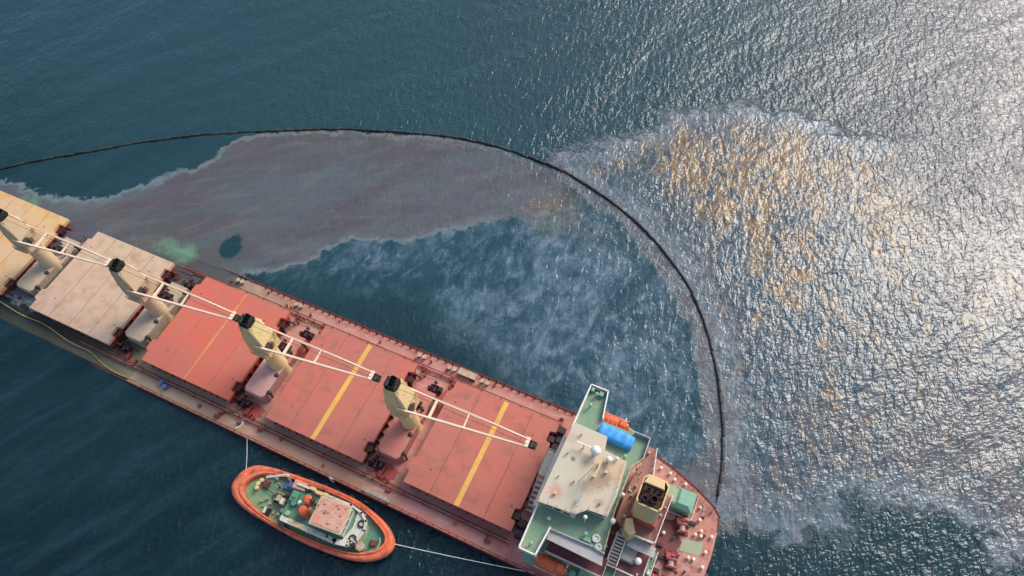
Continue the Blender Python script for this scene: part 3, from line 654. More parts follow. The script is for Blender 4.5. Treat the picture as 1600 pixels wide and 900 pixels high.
m = MB(); m.prism([(53.6, -3.7), (54.5, -3.2), (55.6, -5.0), (54.9, -5.7), (53.9, -5.2)], 11.5, 15., .15); m.build('vent_cowl', 'cream_yellow', ship)
m = MB(); m.box(52.4, 53.3, -3.0, 1.2, 8.0, 8.2); m.build('shade_dark_floor', 'soot_and_shade', ship)  # shade of the slot before the casing, put into the floor colour
# decks aft of the accommodation, port side
MB().box(51.4, 58.9, -9.6, -4.7, 8.1, 8.3).build('aft_terrace', 'maroon', ship)
MB().box(51.6, 58.2, -9.2, -4.5, 0, 8.05).build('aft_house', 'grey_wall', ship)
m = MB(); m.box(55.0, 59.2, -6.2, -4.75, 10.4, 10.6); m.build('grey_platform', 'grey_wall', ship)
m = MB(); m.box(54.9, 56.9, -7.9, -5.9, 8.3, 9.4, .1); m.build('deck_box', 'grey_wall', ship)
m = MB()
for x in (51.9, 53.2, 54.8): rails(m, [(x, -9.4), (x, -4.9)], 8.3, 2.2, 1.1, .06, (1., .5))
rails(m, [(51.9, -9.5), (58.8, -9.5), (58.8, -5.8)], 8.3, 1.1, 1.2, .055); m.build('terrace_rail', 'white', ship)
m = MB()
for i in range(9): m.box(53.35, 54.65, -9.0 + .45 * i, -8.7 + .45 * i, 8.4 + .3 * i, 8.46 + .3 * i)
m.tube([(53.3, -9.2, 8.3), (53.3, -4.9, 11.3)], .08); m.tube([(54.7, -9.2, 8.3), (54.7, -4.9, 11.3)], .08); m.build('stairway', 'white_dirty', ship)
MB().box(58.6, 60.0, -9.5, -4.0, 4.9, 5.1).build('lower_terrace', 'green_deck', ship)
m = MB(); rails(m, [(58.8, -9.4), (59.9, -9.4), (59.9, -4.1)], 5.1, 1.1, 1., .05); m.box(58.7, 59.2, -9.0, -4.5, 0, 4.88); m.build('terrace_rail', 'white', ship)
MB().prism([(56.0, -13.0), (59.8, -11.9), (60.2, -9.7), (55.0, -9.7), (55.0, -13.2)], 2.6, 2.8).build('side_platform', 'green_faded', ship)

# ---- poop deck
MB().prism([(58.9, 11.2), (63, 9.5), (66.1, 7.9), (67.2, 6.8), (67.6, 4.4), (67.8, 0), (67.6, -4.4), (67.2, -6.8), (66.1, -7.9), (63, -9.5), (58.9, -11.2)], .004, .05).build('poop_deck', 'poop', ship, 'pinkish red stern deck')
m = MB(); m.box(59.7, 62.7, 4.7, 7.7, 0, 3.0); hb = m.build('stern_deckhouse', 'green_bright', ship, 'light green deckhouse at the stern')
m = MB(); m.frustum((59.5, 62.9, 4.5, 7.9), 3.0, (60.4, 62.1, 5.2, 7.5), 3.7); m.build('roof', 'green_bright', hb)
m = MB(); m.box(60.2, 60.9, 4.62, 4.7, .1, 2.1); m.build('door', 'green_deck', hb)
m = MB(); rails(m, [(59.3, 4.1), (63.4, 4.1), (63.4, 8.2)], 0, 1.1, 1.2, .05); m.build('deckhouse_rail', 'white_dirty', ship)
m = MB(); m.box(56.6, 59.8, 4.3, 6.6, 5.6, 5.8); m.box(57.6, 59.6, 6.9, 7.3, 2.0, 2.4); m.box(57.9, 59.8, 7.6, 8.0, 2.0, 2.4); m.box(55.8, 58.3, 3.6, 6.2, 0, 5.58)
m.build('stern_platform', 'green_faded', ship)
m = MB(); m.prism([(63.1, 1.1), (66.3, 1.8), (66.5, -.4), (63.2, -.9)], .05, .09); m.build('green_deck_patch', 'green_faded', ship)
rr = random.Random(2)
P = [(60.9 + 2.2 * math.cos(q) * rr.uniform(.7, 1.1), .3 + 3.6 * math.sin(q) * rr.uniform(.75, 1.1)) for q in np.linspace(0, 2 * math.pi, 19)[:-1]]
MB().prism(P, .05, .07).build('painted_deck_shadow', 'maroon', ship)  # shadow between casing and winches, painted on the deck as a dark patch
for mt, nn in (('dark_gear', 12), ('white', 12), ('grey_wall', 12), ('green_bright', 8)):
    m = MB()
    for i in range(nn):
        x, y, z = rr.choice(((rr.uniform(51.8, 58.5), rr.uniform(-9.2, -6.5), 8.3), (rr.uniform(48.5, 54.5), rr.uniform(-13.5, -12.3), 7.5), (rr.uniform(57.3, 58.5), rr.uniform(-4.2, 2.8), 11.5), (rr.uniform(52.6, 53.8), rr.uniform(-2.8, 8.5), 11.5), (rr.uniform(58.8, 59.8), rr.uniform(-9.2, -4.2), 5.1)))
        a = rr.uniform(.07, .25); h_ = rr.uniform(.2, .9)
        if rr.random() < .4: m.lathe((x, y, z), [(a, 0), (a, h_), (a * .5, h_ + .05)], 8)
        elif rr.random() < .5: m.tube([(x, y, z + .1), (x + rr.uniform(-.3, .3), y + rr.uniform(-1.2, 1.2), z + .5)], .05, 5)
        else: m.box(x - a, x + a, y - a * 1.3, y + a * 1.3, z, z + h_)
    m.build('deck_clutter', mt, ship, kind='stuff')
def winch(x, y, rz, first=[]):
    if not first:
        b_ = MB(); b_.box(-1.0, 1.0, -1.6, 1.6, 0, .2); root = b_.build('mooring_winch', 'coaming', ship)
        d = MB(); d.lathe((0, -1.2, .9), [(.85, 0), (.85, .1), (.45, .12), (.45, 1.1), (.85, 1.12), (.85, 1.22)], 16, 'y'); d.build('winch_drum', 'house_pink', root)
        d = MB(); d.lathe((0, .45, .9), [(.5, 0), (.35, .3), (.5, .6)], 12, 'y'); d.box(-.9, -.2, .1, .9, .2, 1.3); d.build('gearbox', 'red_deck', root)
        first.append((root, [o for o in COL.objects if o.parent == root])); root.location = (x, y, 0.05); root.rotation_euler = (0, 0, rz); return
    r0, ch = first[0]; r_ = part_copy(r0, ship, (x, y, .05), rz)
    for c in ch: part_copy(c, r_)
winch(62.3, 3.0, .3); winch(62.4, -2.9, .2); winch(61.5, -6.5, 1.6)
bm_ = MB()
bm_.lathe((0, 0, 0), [(.24, 0), (.2, .55), (.34, .62), (.36, .8), (.2, .92), (.05, .96)], 12)
for q_ in range(len(bm_.v)): bm_.v[q_] = tuple(c_ * .8 for c_ in bm_.v[q_])
b0 = bm_.build('bollard', 'boom_cream', ship)
BL = [(56.2, 10.6), (57.9, 10.3), (58.9, 9.6), (60.8, 9.6), (64.2, 6.9), (64.7, 4.9), (65.4, 3.3), (64.7, 2.4), (65.6, 2.5), (67.2, 3.1), (64.8, -1.5), (65.6, -1.4), (67.2, -2.0), (67.0, .4), (60.0, .6), (64.2, -5.5), (62.5, -8.6), (58.4, -10.6)]
for i, (x, y) in enumerate(BL):
    if i == 0: b0.location = (x, y, .05); b0.rotation_euler = (0, 0, .3)
    else: part_copy(b0, ship, (x, y, .05), random.uniform(-1.5, 1.5))
m = MB(); rr = random.Random(5)
for i in range(30):
    x = rr.uniform(59.5, 66.5); y = rr.uniform(-6, 7.5)
    if 59 < x < 63.6 and 4 < y: continue
    s_ = rr.uniform(.1, .3)
    (m.lathe((x, y, .05), [(s_ * .6, 0), (s_ * .6, .5), (s_, .55), (s_, .7)], 8) if rr.random() < .5 else m.box(x - s_ * 2, x + s_ * 2, y - s_, y + s_, .05, .3 + s_))
m.build('stern_fitting', 'dark_gear', ship, kind='stuff')
# dark and grey gear in front of the bridge
m = MB()
for i in range(7): m.box(38.3, 39.6, -5.4 + i * .75, -5.0 + i * .75, 1.2 + .5 * i, 1.28 + .5 * i)
m.tube([(38.3, -5.6, .6), (38.3, 0, 5.)], .08); m.tube([(39.6, -5.6, .6), (39.6, 0, 5.)], .08)
m.box(38.2, 39.9, 0, 4.4, 4.6, 4.75); rails(m, [(38.2, 0), (38.2, 4.4), (39.8, 4.4)], 4.75, 1., 1., .05)
m.build('front_stairway', 'grey_wall', ship)
m = MB()
for x, y in ((38.6, 6.2), (38.9, 7.6), (38.7, -7.8), (39.0, -9.4), (38.4, 9.4)):
    m.box(x - .6, x + .6, y - .5, y + .5, 0, 2.1); m.cone((x, y - .7, 1.2), (x, y + .7, 1.2), .75)
m.build('hydraulic_gear', 'dark_gear', ship, kind='stuff')
# gangway and clutter at the port rail beside the tug
m = MB(); m.box(12.2, 16.6, -13.6, -13.1, .7, .8); rails(m, [(12.2, -13.1), (16.6, -13.1)], .8, .6, 1., .035)
m.box(11.6, 11.8, -13.6, -13.1, 0, .9); m.box(16.6, 16.8, -13.6, -13.1, 0, .9); m.build('gangway', 'grey_wall', ship, 'pale gangway stowed along the port rail')
m = MB()
for i in range(26):
    x = random.uniform(-36, 38); y = random.choice((-1, 1)) * random.uniform(11.6, 13.0); s_ = random.uniform(.1, .28)
    if random.random() < .5: m.lathe((x, y, 0), [(s_, 0), (s_, .45), (s_ * 1.3, .5), (s_ * 1.3, .6)], 8)
    else: m.box(x - s_ * 2, x + s_ * 2, y - s_, y + s_, 0, .25 + s_)
m.build('side_deck_fitting', 'coaming', ship, kind='stuff')
m = MB()
for x in (8.5, 14.8, -19, 21.5, -33): m.lathe((x, 12.7, 0), [(.3, 0), (.3, .7), (.42, .75), (.42, .9)], 10); m.lathe((x + 1, 12.7, 0), [(.3, 0), (.3, .7), (.42, .75), (.42, .9)], 10)
m.box(16.6, 20.2, 12.2, 13.5, 0, .9); m.build('bollard_pair', 'house_tan', ship, kind='stuff')
# flooded bow gear seen at the frame's edge
m = MB(); m.box(-99, -97, 9, 12, 0, 2.5); m.build('forecastle_bulwark', 'house_tan', ship)

# ------------------------------------------------------------------ deck cranes
def make_crane(x, body, boom, label, rz=.045):
    root = thing('deck_crane', label, 'crane', on_ship(x, 0, 0, rz), 'deck cranes on the bulk carrier')
    p = MB(); p.lathe((0, 0, 0), [(1.75, 0), (1.6, .6), (1.45, 8.2), (1.9, 9.3), (1.9, 9.8)], 20); p.build('pedestal', body, root, smooth=False)
    h = MB()
    h.frustum((-2.1, 2.1, -1.75, 1.75), 9.8, (-2.0, 1.9, -1.65, 1.65), 13.5)
    h.frustum((-2.0, 1.9, -1.65, 1.65), 13.5, (-1.65, .6, -1.1, 1.1), 18.0)
    h.build('crane_house', body, root)
    h = MB(); h.box(-1.2, 1.9, -2.35, -1.55, 10.0, 10.2); h.box(-1.9, -.6, 1.5, 2.5, 12.6, 14.6)
    for k in range(5): h.box(.5 - .1 * k, .7 - .1 * k, -1.7, -1.5, 10.2 + 1.5 * k, 10.5 + 1.5 * k)
    rails(h, [(-1.2, -2.3), (1.9, -2.3), (1.9, -1.6)], 10.2, 1., .8, .05)
    h.tube([(-1.7, 1.3, 12), (-1.2, 1.2, 18)], .1); h.tube([(-1.7, -1.3, 12), (-1.2, -1.2, 18)], .1); h.box(1.4, 2.3, .2, 1.3, 11.2, 12.6)
    h.build('platform', body, root)
    l_ = MB(); l_.tube([(-1.4, 1.2, 18.2), (.3, 1.85, 14.6)], .13); l_.tube([(.7, -1.3, 18), (1.9, -1.8, 10)], .08); l_.tube([(.7, -.8, 18), (1.9, -1.3, 10)], .08); l_.build('ladder', boom, root)
    c = MB(); c.box(1.5, 2.5, -1.4, -.3, 11.6, 13.2, .1); c.build('operator_cab', 'glass', root)
    t = MB(); t.prism([(-1.7, -.7), (-1.2, -1.15), (.2, -1.15), (.65, -.7), (.65, .7), (.2, 1.15), (-1.2, 1.15), (-1.7, .7)], 18.0, 18.25)
    for k in (-.8, -.25, .3, .85): t.lathe((-.3 - .25 * (k > 0), k - .12, 18.7), [(.62, 0), (.4, .08), (.4, .16), (.62, .24)], 12, 'y')
    t.lathe((-1.2, -.8, 18.5), [(.5, 0), (.5, 1.6)], 12, 'y'); t.box(-.1, .5, -1., 1., 18.2, 18.9)
    t.build('sheave_block', 'black', root)
    for k in (1, -1):
        b_ = MB(); a = Vector((.3, 1.95 * k, 13.4)); e = Vector((22.0, .62 * k, 14.6)); wv = Vector((0, .16, 0)); hv = Vector((0, 0, .22))
        v = []
        for P, s_ in ((a, .8), (a.lerp(e, .3), 1.), (a.lerp(e, .8), .9), (e, .6)):
            v += [P - wv * s_ - hv * s_, P + wv * s_ - hv * s_, P + wv * s_ + hv * s_, P - wv * s_ + hv * s_]
        b_.raw(v, [(0, 3, 2, 1), (12, 13, 14, 15)] + [(r_ * 4 + i, r_ * 4 + (i + 1) % 4, r_ * 4 + 4 + (i + 1) % 4, r_ * 4 + 4 + i) for r_ in range(3) for i in range(4)])
        b_.build('jib_beam', boom, root)
    for tt, th in ((.26, .2), (.53, .1)):
        cb = MB(); xx = .3 + 21.7 * tt; yy = 1.95 + (.62 - 1.95) * tt; zz = 13.4 + 1.2 * tt
        cb.box(xx - th, xx + th, -yy, yy, zz - .2, zz + .2); cb.build('cross_beam', boom, root)
    e = MB(); e.box(21.8, 22.4, -.8, .8, 14.3, 14.95); e.build('jib_head', boom, root)
    hk = MB(); hk.lathe((22.8, -.5, 14.4), [(.55, 0), (.4, .1), (.4, .9), (.55, 1.)], 12, 'y'); hk.box(22.3, 23.4, -.35, .35, 13.5, 14.7); hk.box(23.2, 23.6, -.6, .6, 14.2, 14.5); hk.build('hook_block', 'black', root)
    r_ = MB()
    for k in (-.5, .5): r_.tube([(-.3, k, 18.9), (22.4, k * .7, 14.9)], .035, 4); 
    r_.build('wire_rope', 'rubber', root)
    return root
make_crane(-D / 2, 'crane_yellow', 'boom_cream', 'yellow deck crane rising between the brightest red hatch and the middle red hatch')
make_crane(D / 2, 'crane_yellow', 'boom_cream', 'yellow deck crane whose jib reaches to the bridge front')
make_crane(-1.5 * D, 'crane_silt', 'boom_cream', 'beige deck crane between the tan hatch and the brightest red hatch')
make_crane(-2.5 * D, 'crane_silt', 'boom_cream', 'beige deck crane standing at the ochre hatch by the frame edge')

# ------------------------------------------------------------------ lifeboats, blue boat cover, drums, hoses
def lifeboat(x, y, z, label, L=5.4, Wd=2.3):
    root = thing('lifeboat', label, 'lifeboat', on_ship(x, y, z), 'lifeboats beside the bridge')
    v = []; f = []; N = 12; K = 9
    for i in range(N + 1):
        t = -1 + 2 * i / N; s_ = (1 - abs(t) ** 2.6) ** .6 if abs(t) < 1 else .02
        s_ = max(s_, .05)
        for k in range(K):
            a = math.pi * k / (K - 1)
            v.append((t * L / 2, math.cos(a) * Wd / 2 * s_, .2 + math.sin(a) * 1.15 * (.45 + .55 * s_) * (1 if abs(t) < .98 else .3)))
        for k in range(K):
            a = math.pi + math.pi * k / (K - 1)
            v.append((t * L / 2 * .96, math.cos(a) * Wd / 2 * s_, .2 + math.sin(a) * 1.0 * (.4 + .6 * s_)))
    n_ = 2 * K
    for i in range(N):
        for k in range(n_): f.append((i * n_ + k, i * n_ + (k + 1) % n_, (i + 1) * n_ + (k + 1) % n_, (i + 1) * n_ + k))
    f.append(tuple(range(n_))); f.append(tuple(N * n_ + i for i in range(n_)))
    m = MB(); m.raw(v, f); m.build('hull', 'orange', root, smooth=True)
    m = MB(); m.box(.9, 2.0, -.6, .6, 1.0, 1.75, .2); m.build('conning_tower', 'orange', root)
    m = MB()
    for i in range(4): m.box(-1.7 + i * .75, -1.55 + i * .75, -.95, .95, 1.05, 1.3)
    m.build('canopy_rib', 'orange', root)
    m = MB(); m.tube([(-2.2, 0, 1.), (-2.2, 0, 1.6)], .1); m.tube([(2.25, 0, .8), (2.25, 0, 1.6)], .1); m.build('lifting_hook', 'white', root)
    m = MB(); m.tube([(-2.3, 1.12, .3), (2.3, 1.12, .3)], .05); m.tube([(-2.3, -1.12, .3), (2.3, -1.12, .3)], .05); m.build('grab_line', 'rope', root)
lifeboat(45.9, -13.0, 8.9, 'orange enclosed lifeboat tucked under the port bridge wing near the picture bottom')
lifeboat(46.6, 11.6, 8.7, 'orange enclosed lifeboat beside the blue tarpaulin')
tp = thing('covered_boat', 'bright blue tarpaulin stretched over a long boat on the green deck', 'tarpaulin', on_ship(48.05, 7.15, 14.5, -.04))
N = 14; v = []; f = []
for i in range(N + 1):
    t = -1 + 2 * i / N; L_ = 2.75; hw = 1.12 * (1 - .18 * max(0, abs(t) - .8) / .2)
    hh = 1.35 + .08 * math.sin(i * 1.9)
    for k in range(9):
        a = math.pi * k / 8
        v.append((t * L_, max(-1, min(1, 1.25 * math.cos(a))) * hw * (1 + .03 * math.sin(i * 2.3 + k)), hh * min(1., .25 + 1.1 * math.sin(a) ** .8) + .12 * math.sin(a) ** 6 * (1 + .5 * math.sin(i * 1.3)) if 0 < k < 8 else .15))
for i in range(N):
    for k in range(8): f.append((i * 9 + k, i * 9 + k + 1, (i + 1) * 9 + k + 1, (i + 1) * 9 + k))
f += [tuple(range(9)), tuple(N * 9 + k for k in range(9))]
m = MB(); m.raw(v, f); m.build('tarpaulin', 'tarp', tp, smooth=True)
m = MB(); m.box(-2.5, 2.5, -.9, .9, 0, .2); m.build('cradle', 'dark_gear', tp)

def drum_group(x, y, z, label, n=3):
    root = thing('drum', label, 'drum', on_ship(x, y, z), 'blue drums on the deck')
    m = MB(); m.lathe((0, 0, 0), [(.42, 0), (.45, .3), (.42, .32), (.45, .7), (.42, .72), (.43, 1.1), (.38, 1.12)], 14); m.build('body', 'blue_drum', root)
    m = MB(); m.lathe((.2, 0, 1.12), [(.06, 0), (.06, .05)], 8); m.build('bung', 'black', root)
drum_group(10.75, -3.2, 0, 'blue drum beside the red deckhouse, nearer the crane')
drum_group(10.75, -4.4, 0, 'blue drum beside the red deckhouse, second from the crane')
drum_group(10.8, -5.5, 0, 'blue drum beside the red deckhouse, farthest from the crane')
drum_group(-32.8, -11.6, 0, 'blue drum on the port side deck next to the brightest red hatch')
drum_group(-31.7, -12.0, 0, 'second blue drum on the port side deck, closer to the stern than its neighbour')

def loose(name, label, cat, pts, r, mat, mw=None, n=6, smooth=True, group=None):
    P = [tuple(p) for p in catmull(pts, k=6)]
    m = MB().tube(P, r, n); o = m.build(name, mat)
    if mw is not None: o.matrix_world = mw
    o['label'] = label; o['category'] = cat
    if group: o['group'] = group
    return o
loose('white_hose', 'short crooked white hose lying across the port side deck', 'hose', [(-13.6, -11.0, .15), (-14.4, -10.9, .12), (-15.0, -11.3, .12), (-14.4, -12.0, .12), (-14.7, -12.8, .12), (-15.1, -13.3, .14)], .13, 'rope', SHIP)
loose('yellow_hose', 'thin yellow floating hose along the drowned port side of the deck', 'hose',
      [(-102, -12.2, .08), (-92, -12.0, .08), (-84, -11.3, .08), (-76, -10.7, .08), (-68, -11.3, .08), (-62, -11.1, .08), (-55, -12.0, .08), (-50, -12.0, .08), (-46, -13.0, .1), (-42.5, -13.4, .12), (-38, -13.2, .15)], .075, 'yellow_rope')
def sag(a, b, s_, n=9):
    a = Vector(a); b = Vector(b)
    return [tuple(a.lerp(b, i / n) - Vector((0, 0, s_ * 4 * (i / n) * (1 - i / n)))) for i in range(n + 1)]
a_ = SHIP @ Vector((43.5, -13.6, .3))
loose('tow_line', 'pale tow line from the tug bow to the carrier near its lifeboat', 'rope', sag((20.8, -18.9, 2.2), a_, .6), .07, 'rope')
b_ = SHIP @ Vector((-12.0, -13.9, .4))
loose('mooring_line', 'thin pale line from the carrier rail down to the tug stern', 'rope', sag(b_, (-8.0, -19.6, 2.2), .4), .05, 'rope')
root = thing('pilot_ladder', 'small pale rope ladder hanging down the black hull side by the tug', 'ladder', on_ship(5.6, -14.1, 0))
for i in range(7):
    m = MB(); m.box(-.3, .3, -.07, .07, -.3 * i - .06, -.3 * i); m.build('rung', 'rope', root)
m = MB(); m.tube([(-.28, 0, .4), (-.28, 0, -2.0)], .04); m.tube([(.28, 0, .4), (.28, 0, -2.0)], .04); m.box(-.4, .4, .1, .5, 0.3, .45); m.build('side_rope', 'rope', root)

# ------------------------------------------------------------------ oil containment boom
broot = thing('containment_boom', 'long black floating oil boom curving round the stern and side of the ship', 'oil boom', Matrix.Identity(4))
path = catmull(BOOM, k=40); cum = [0]
for p, q in zip(path, path[1:]): cum.append(cum[-1] + float(np.linalg.norm(q - p)))
fm = MB(); fm.lathe((0, 0, 0), [(.2, -1.12), (.27, -1.02), (.31, -.8), (.31, .8), (.27, 1.02), (.2, 1.12)], 8, 'x')
def float_obj(mat):
    o = fm.build('float', mat, broot, smooth=True); return o
protos = [float_obj('float'), float_obj('float_algae')]; used = [False, False]
seg = 2.12; s_ = seg / 2; k = 0
while s_ < cum[-1] - 1 and k < 298:
    i = int(np.searchsorted(cum, s_)) ; i = max(1, min(i, len(path) - 2))
    p = path[i]; d = path[i + 1] - path[i - 1]; ang = math.atan2(d[1], d[0])
    j = random.uniform(-.1, .1); w_ = 1 if p[0] < -30 and random.random() < .6 else 0
    if not used[w_]: o = protos[w_]; used[w_] = True
    else: o = part_copy(protos[w_], broot)
    o.location = (p[0] - math.sin(ang) * j, p[1] + math.cos(ang) * j, .12 + random.uniform(-.05, .05)); o.rotation_euler = (0, random.uniform(-.04, .04), ang + random.uniform(-.05, .05))
    sc = .8 if p[0] < -30 else 1.
    o.scale = (1, sc * random.uniform(.85, 1.1), sc)
    s_ += seg; k += 1
m = MB()
pp = path[::6]
for a, b in zip(pp, pp[1:]):
    m.raw([(a[0], a[1], .2), (b[0], b[1], .2), (b[0], b[1], -.7), (a[0], a[1], -.7), (a[0] + .06, a[1] + .06, .2), (b[0] + .06, b[1] + .06, .2), (b[0] + .06, b[1] + .06, -.7), (a[0] + .06, a[1] + .06, -.7)],
          [(0, 1, 2, 3), (7, 6, 5, 4), (0, 4, 5, 1)])
m.build('skirt', 'float', broot)

# ------------------------------------------------------------------ tug
TUG = Matrix.Translation((5.8, -20.3, 0)) @ Matrix.Rotation(rad(5.5), 4, 'Z')
tug = thing('tugboat', 'small tug with a thick orange fender and green decks lying alongside the carrier', 'tugboat', TUG)
TO = [(-15.2, .3), (-14.6, 2.6), (-12.8, 4.2), (-9.8, 4.75), (-6, 4.9), (-2, 4.95), (2, 4.85), (6, 4.5), (9.5, 3.6), (12.3, 2.5), (14.3, 1.1), (15.1, -.4), (14.4, -2.2), (12.3, -3.7), (9.5, -4.5), (6, -4.75), (2, -4.7), (-2, -4.4), (-6, -3.9), (-9.8, -3.3), (-12.8, -2.4), (-14.6, -1.2)]
TI = [(-12.9, .4), (-12.3, 1.8), (-10.9, 3.0), (-8.8, 3.7), (-6, 3.95), (-2, 4.05), (2, 3.95), (5.6, 3.6), (8.8, 2.8), (11.0, 1.8), (12.7, .8), (13.3, -.4), (12.7, -1.6), (11.0, -2.7), (8.8, -3.45), (5.6, -3.8), (2, -3.8), (-2, -3.55), (-6, -3.05), (-8.8, -2.4), (-10.9, -1.6), (-12.3, -.7)]
to = catmull(TO, True, 5); ti = catmull(TI, True, 5); n = len(to)
def sheer(x): return .55 * max(0, (x + 2) / 17) ** 2
def ringm(k, z, base=0.): return [(o_[0] * (1 - k) + i_[0] * k, o_[1] * (1 - k) + i_[1] * k, z + sheer(o_[0])) for o_, i_ in zip(to, ti)]
def loft(rings_, cap0=False, cap1=False):
    m = MB(); v = [p for r_ in rings_ for p in r_]
    f = [(r_ * n + i, r_ * n + (i + 1) % n, (r_ + 1) * n + (i + 1) % n, (r_ + 1) * n + i) for r_ in range(len(rings_) - 1) for i in range(n)]
    if cap0: f.append(tuple(range(n)))
    if cap1: f.append(tuple((len(rings_) - 1) * n + i for i in range(n)))
    return m.raw(v, f)
hull_r = [[(x * .88, y * .82, -1.5) for x, y, z in ringm(0, 0)], [(x * .95, y * .93, .1) for x, y, z in ringm(0, 0)], ringm(.12, .75)]
loft(hull_r, True).build('hull', 'tug_hull', tug, smooth=True)
loft([ringm(.12, .75), ringm(-.04, .95), ringm(-.08, 1.35), ringm(-.02, 1.8), ringm(.22, 2.1), ringm(.45, 2.12), ringm(.62, 2.0)]).build('fender', 'tug_fender', tug, 'thick orange red fender belt', smooth=True)
loft([ringm(.60, 2.0), ringm(.66, 2.3), ringm(.86, 2.3), ringm(.92, 2.15), ringm(.98, 1.2)]).build('bulwark', 'tug_fender', tug, smooth=False)
m = MB(); m.raw([(x, y, 1.15 + sheer(x)) for x, y, z in ringm(1., 0)], [tuple(range(n))]); m.build('main_deck', 'tug_green', tug, 'green work deck')
# tyres on the side facing the carrier
for i in range(7):
    m = MB(); R_, r_ = .42, .16; v = []; f = []
    for a in range(12):
        for b in range(6):
            A = 2 * math.pi * a / 12; B = 2 * math.pi * b / 6; v.append(((R_ + r_ * math.cos(B)) * math.cos(A), r_ * math.sin(B), (R_ + r_ * math.cos(B)) * math.sin(A)))
            f.append((a * 6 + b, ((a + 1) % 12) * 6 + b, ((a + 1) % 12) * 6 + (b + 1) % 6, a * 6 + (b + 1) % 6))
    if i == 0: ty = m.raw(v, f).build('tyre', 'rubber', tug, smooth=True); ty.location = (-8 + i * 2.6, 5.2, 1.3)
    else: part_copy(ty, tug, (-8 + i * 2.6, 5.15 - .02 * i * i * .6, 1.3))
# deckhouse
hp = [(-4.0, -2.75), (6.2, -3.25), (8.2, -3.0), (9.4, -1.9), (9.9, 0), (9.5, 1.5), (8.3, 2.5), (6.2, 3.0), (-4.0, 3.3)]
MB().prism(hp, 1.2, 3.4).build('deckhouse', 'tug_white', tug)
hp2 = [(x + (.15 if x > 0 else -.15), y * 1.05) for x, y in hp]
MB().prism(hp2, 3.4, 3.55).build('boat_deck', 'tug_green_clean', tug)
m = MB(); wall(m, [(-3.6, -2.8), (6.2, -3.3), (8.3, -3.0), (9.5, -1.9), (10.0, 0), (9.6, 1.5), (8.4, 2.5), (6.2, 3.05), (-3.6, 3.35)], 3.55, 4.2, .35); wall(m, [(-3.6, -2.5), (6.0, -2.95), (8.2, -2.7)], 3.55, 3.95, .7); m.build('deck_coaming', 'tug_white', tug)
m = MB(); m.prism([(7.6, -3.2), (9.6, -2.0), (10.1, 0), (9.6, 1.6), (8.4, 2.6), (7.7, 2.4), (7.9, 0), (7.0, -2.9)], 3.56, 3.75); m.build('fore_platform', 'tug_white', tug)
m = MB(); m.box(1.9, 7.2, -2.0, 2.3, 3.55, 6.6); wh_ = m.build('wheelhouse', 'tug_white', tug)
m = MB(); m.box(1.75, 7.35, -2.2, 2.5, 6.6, 6.75); m.build('roof', 'crane_silt', wh_)
m = MB(); m.box(2.0, 7.1, -1.95, 2.25, 6.75, 6.85); m.build('roof_panel', 'tug_roof', wh_, 'worn pinkish wheelhouse roof')
m = MB()
for x, y, s_ in ((3.0, 1.5, .2), (5.5, 1.6, .2), (6.2, .6, .16), (4.8, -1.1, .2), (3.6, .3, .26), (6.5, -1.2, .12), (5.0, 1.9, .12), (6.6, 1.9, .14)):
    m.lathe((x, y, 6.85), [(s_, 0), (s_, .15), (s_ * .8, .25)], 9)
m.box(3.4, 4.6, .6, .75, 7.3, 7.4)
m.build('roof_fitting', 'tug_roof', wh_, kind='stuff')
def twin(x, y, z, rz, w=1.1, h=.8, first=[]):
    if not first:
        a_ = MB(); a_.box(-.04, .04, -w / 2, w / 2, -h / 2, h / 2); f_ = a_.build('window', 'white', wh_); c_ = MB(); c_.box(.04, .06, -w / 2 + .08, w / 2 - .08, -h / 2 + .08, h / 2 - .08); p_ = c_.build('pane', 'glass', wh_)
        first.append((f_, p_)); 
        for q in (f_, p_): q.location = (x, y, z); q.rotation_euler = (0, 0, rz)
        return
    for q in first[0]: part_copy(q, wh_, (x, y, z), rz)
for i in range(3): twin(7.22, -1.3 + 1.45 * i, 5.6, 0)
for i in range(4): twin(2.6 + 1.3 * i, -2.02, 5.6, -math.pi / 2); twin(2.6 + 1.3 * i, 2.32, 5.6, math.pi / 2)
m = MB(); m.cone((1.2, .9, 3.5), (1.1, .9, 9.5), .16, .1); m.box(1.0, 1.25, -.3, 2.1, 8.2, 8.35); m.tube([(1.2, .9, 9), (2.2, .9, 6.7)], .06); m.box(1.0, 1.4, .2, 1.6, 7.2, 7.3)
m.cone((1.8, .2, 6.8), (1.8, .2, 8.2), .1); m.build('mast', 'rubber', tug)
m = MB(); m.sphere((-1.9, .6, 4.4), .38, 12, 8); m.build('life_raft', 'white', tug, smooth=True)
for y in (1.25, -.55):
    m = MB(); m.lathe((-.4, y, 3.5), [(.9, 0), (.85, 1.6), (.8, 2.3), (.5, 2.6), (.2, 2.65)], 14); m.build('funnel', 'orange', tug, smooth=False)
m = MB(); m.box(-1.1, .3, -1.2, 2.0, 3.5, 4.6, .15); m.build('funnel_casing', 'tug_roof', tug)
m = MB(); m.box(-3.9, -2.6, .4, 2.0, 3.55, 4.4, .1); m.lathe((-2.9, .2, 3.6), [(.45, 0), (.45, .7), (.25, .75)], 12); m.lathe((-3.2, 1.2, 4.3), [(.3, 0), (.3, .4), (.12, .45)], 10); m.build('green_locker', 'tug_green_clean', tug)
m = MB(); m.box(-4.6, -2.2, 2.5, 3.9, 1.2, 3.9, .1); m.build('pink_locker', 'tug_roof', tug)
m = MB(); m.lathe((-1.8, 3.1, 3.55), [(.42, 0), (.42, .5), (.25, .52), (.25, .1)], 14); m.build('rope_coil', 'rubber', tug)
m = MB()
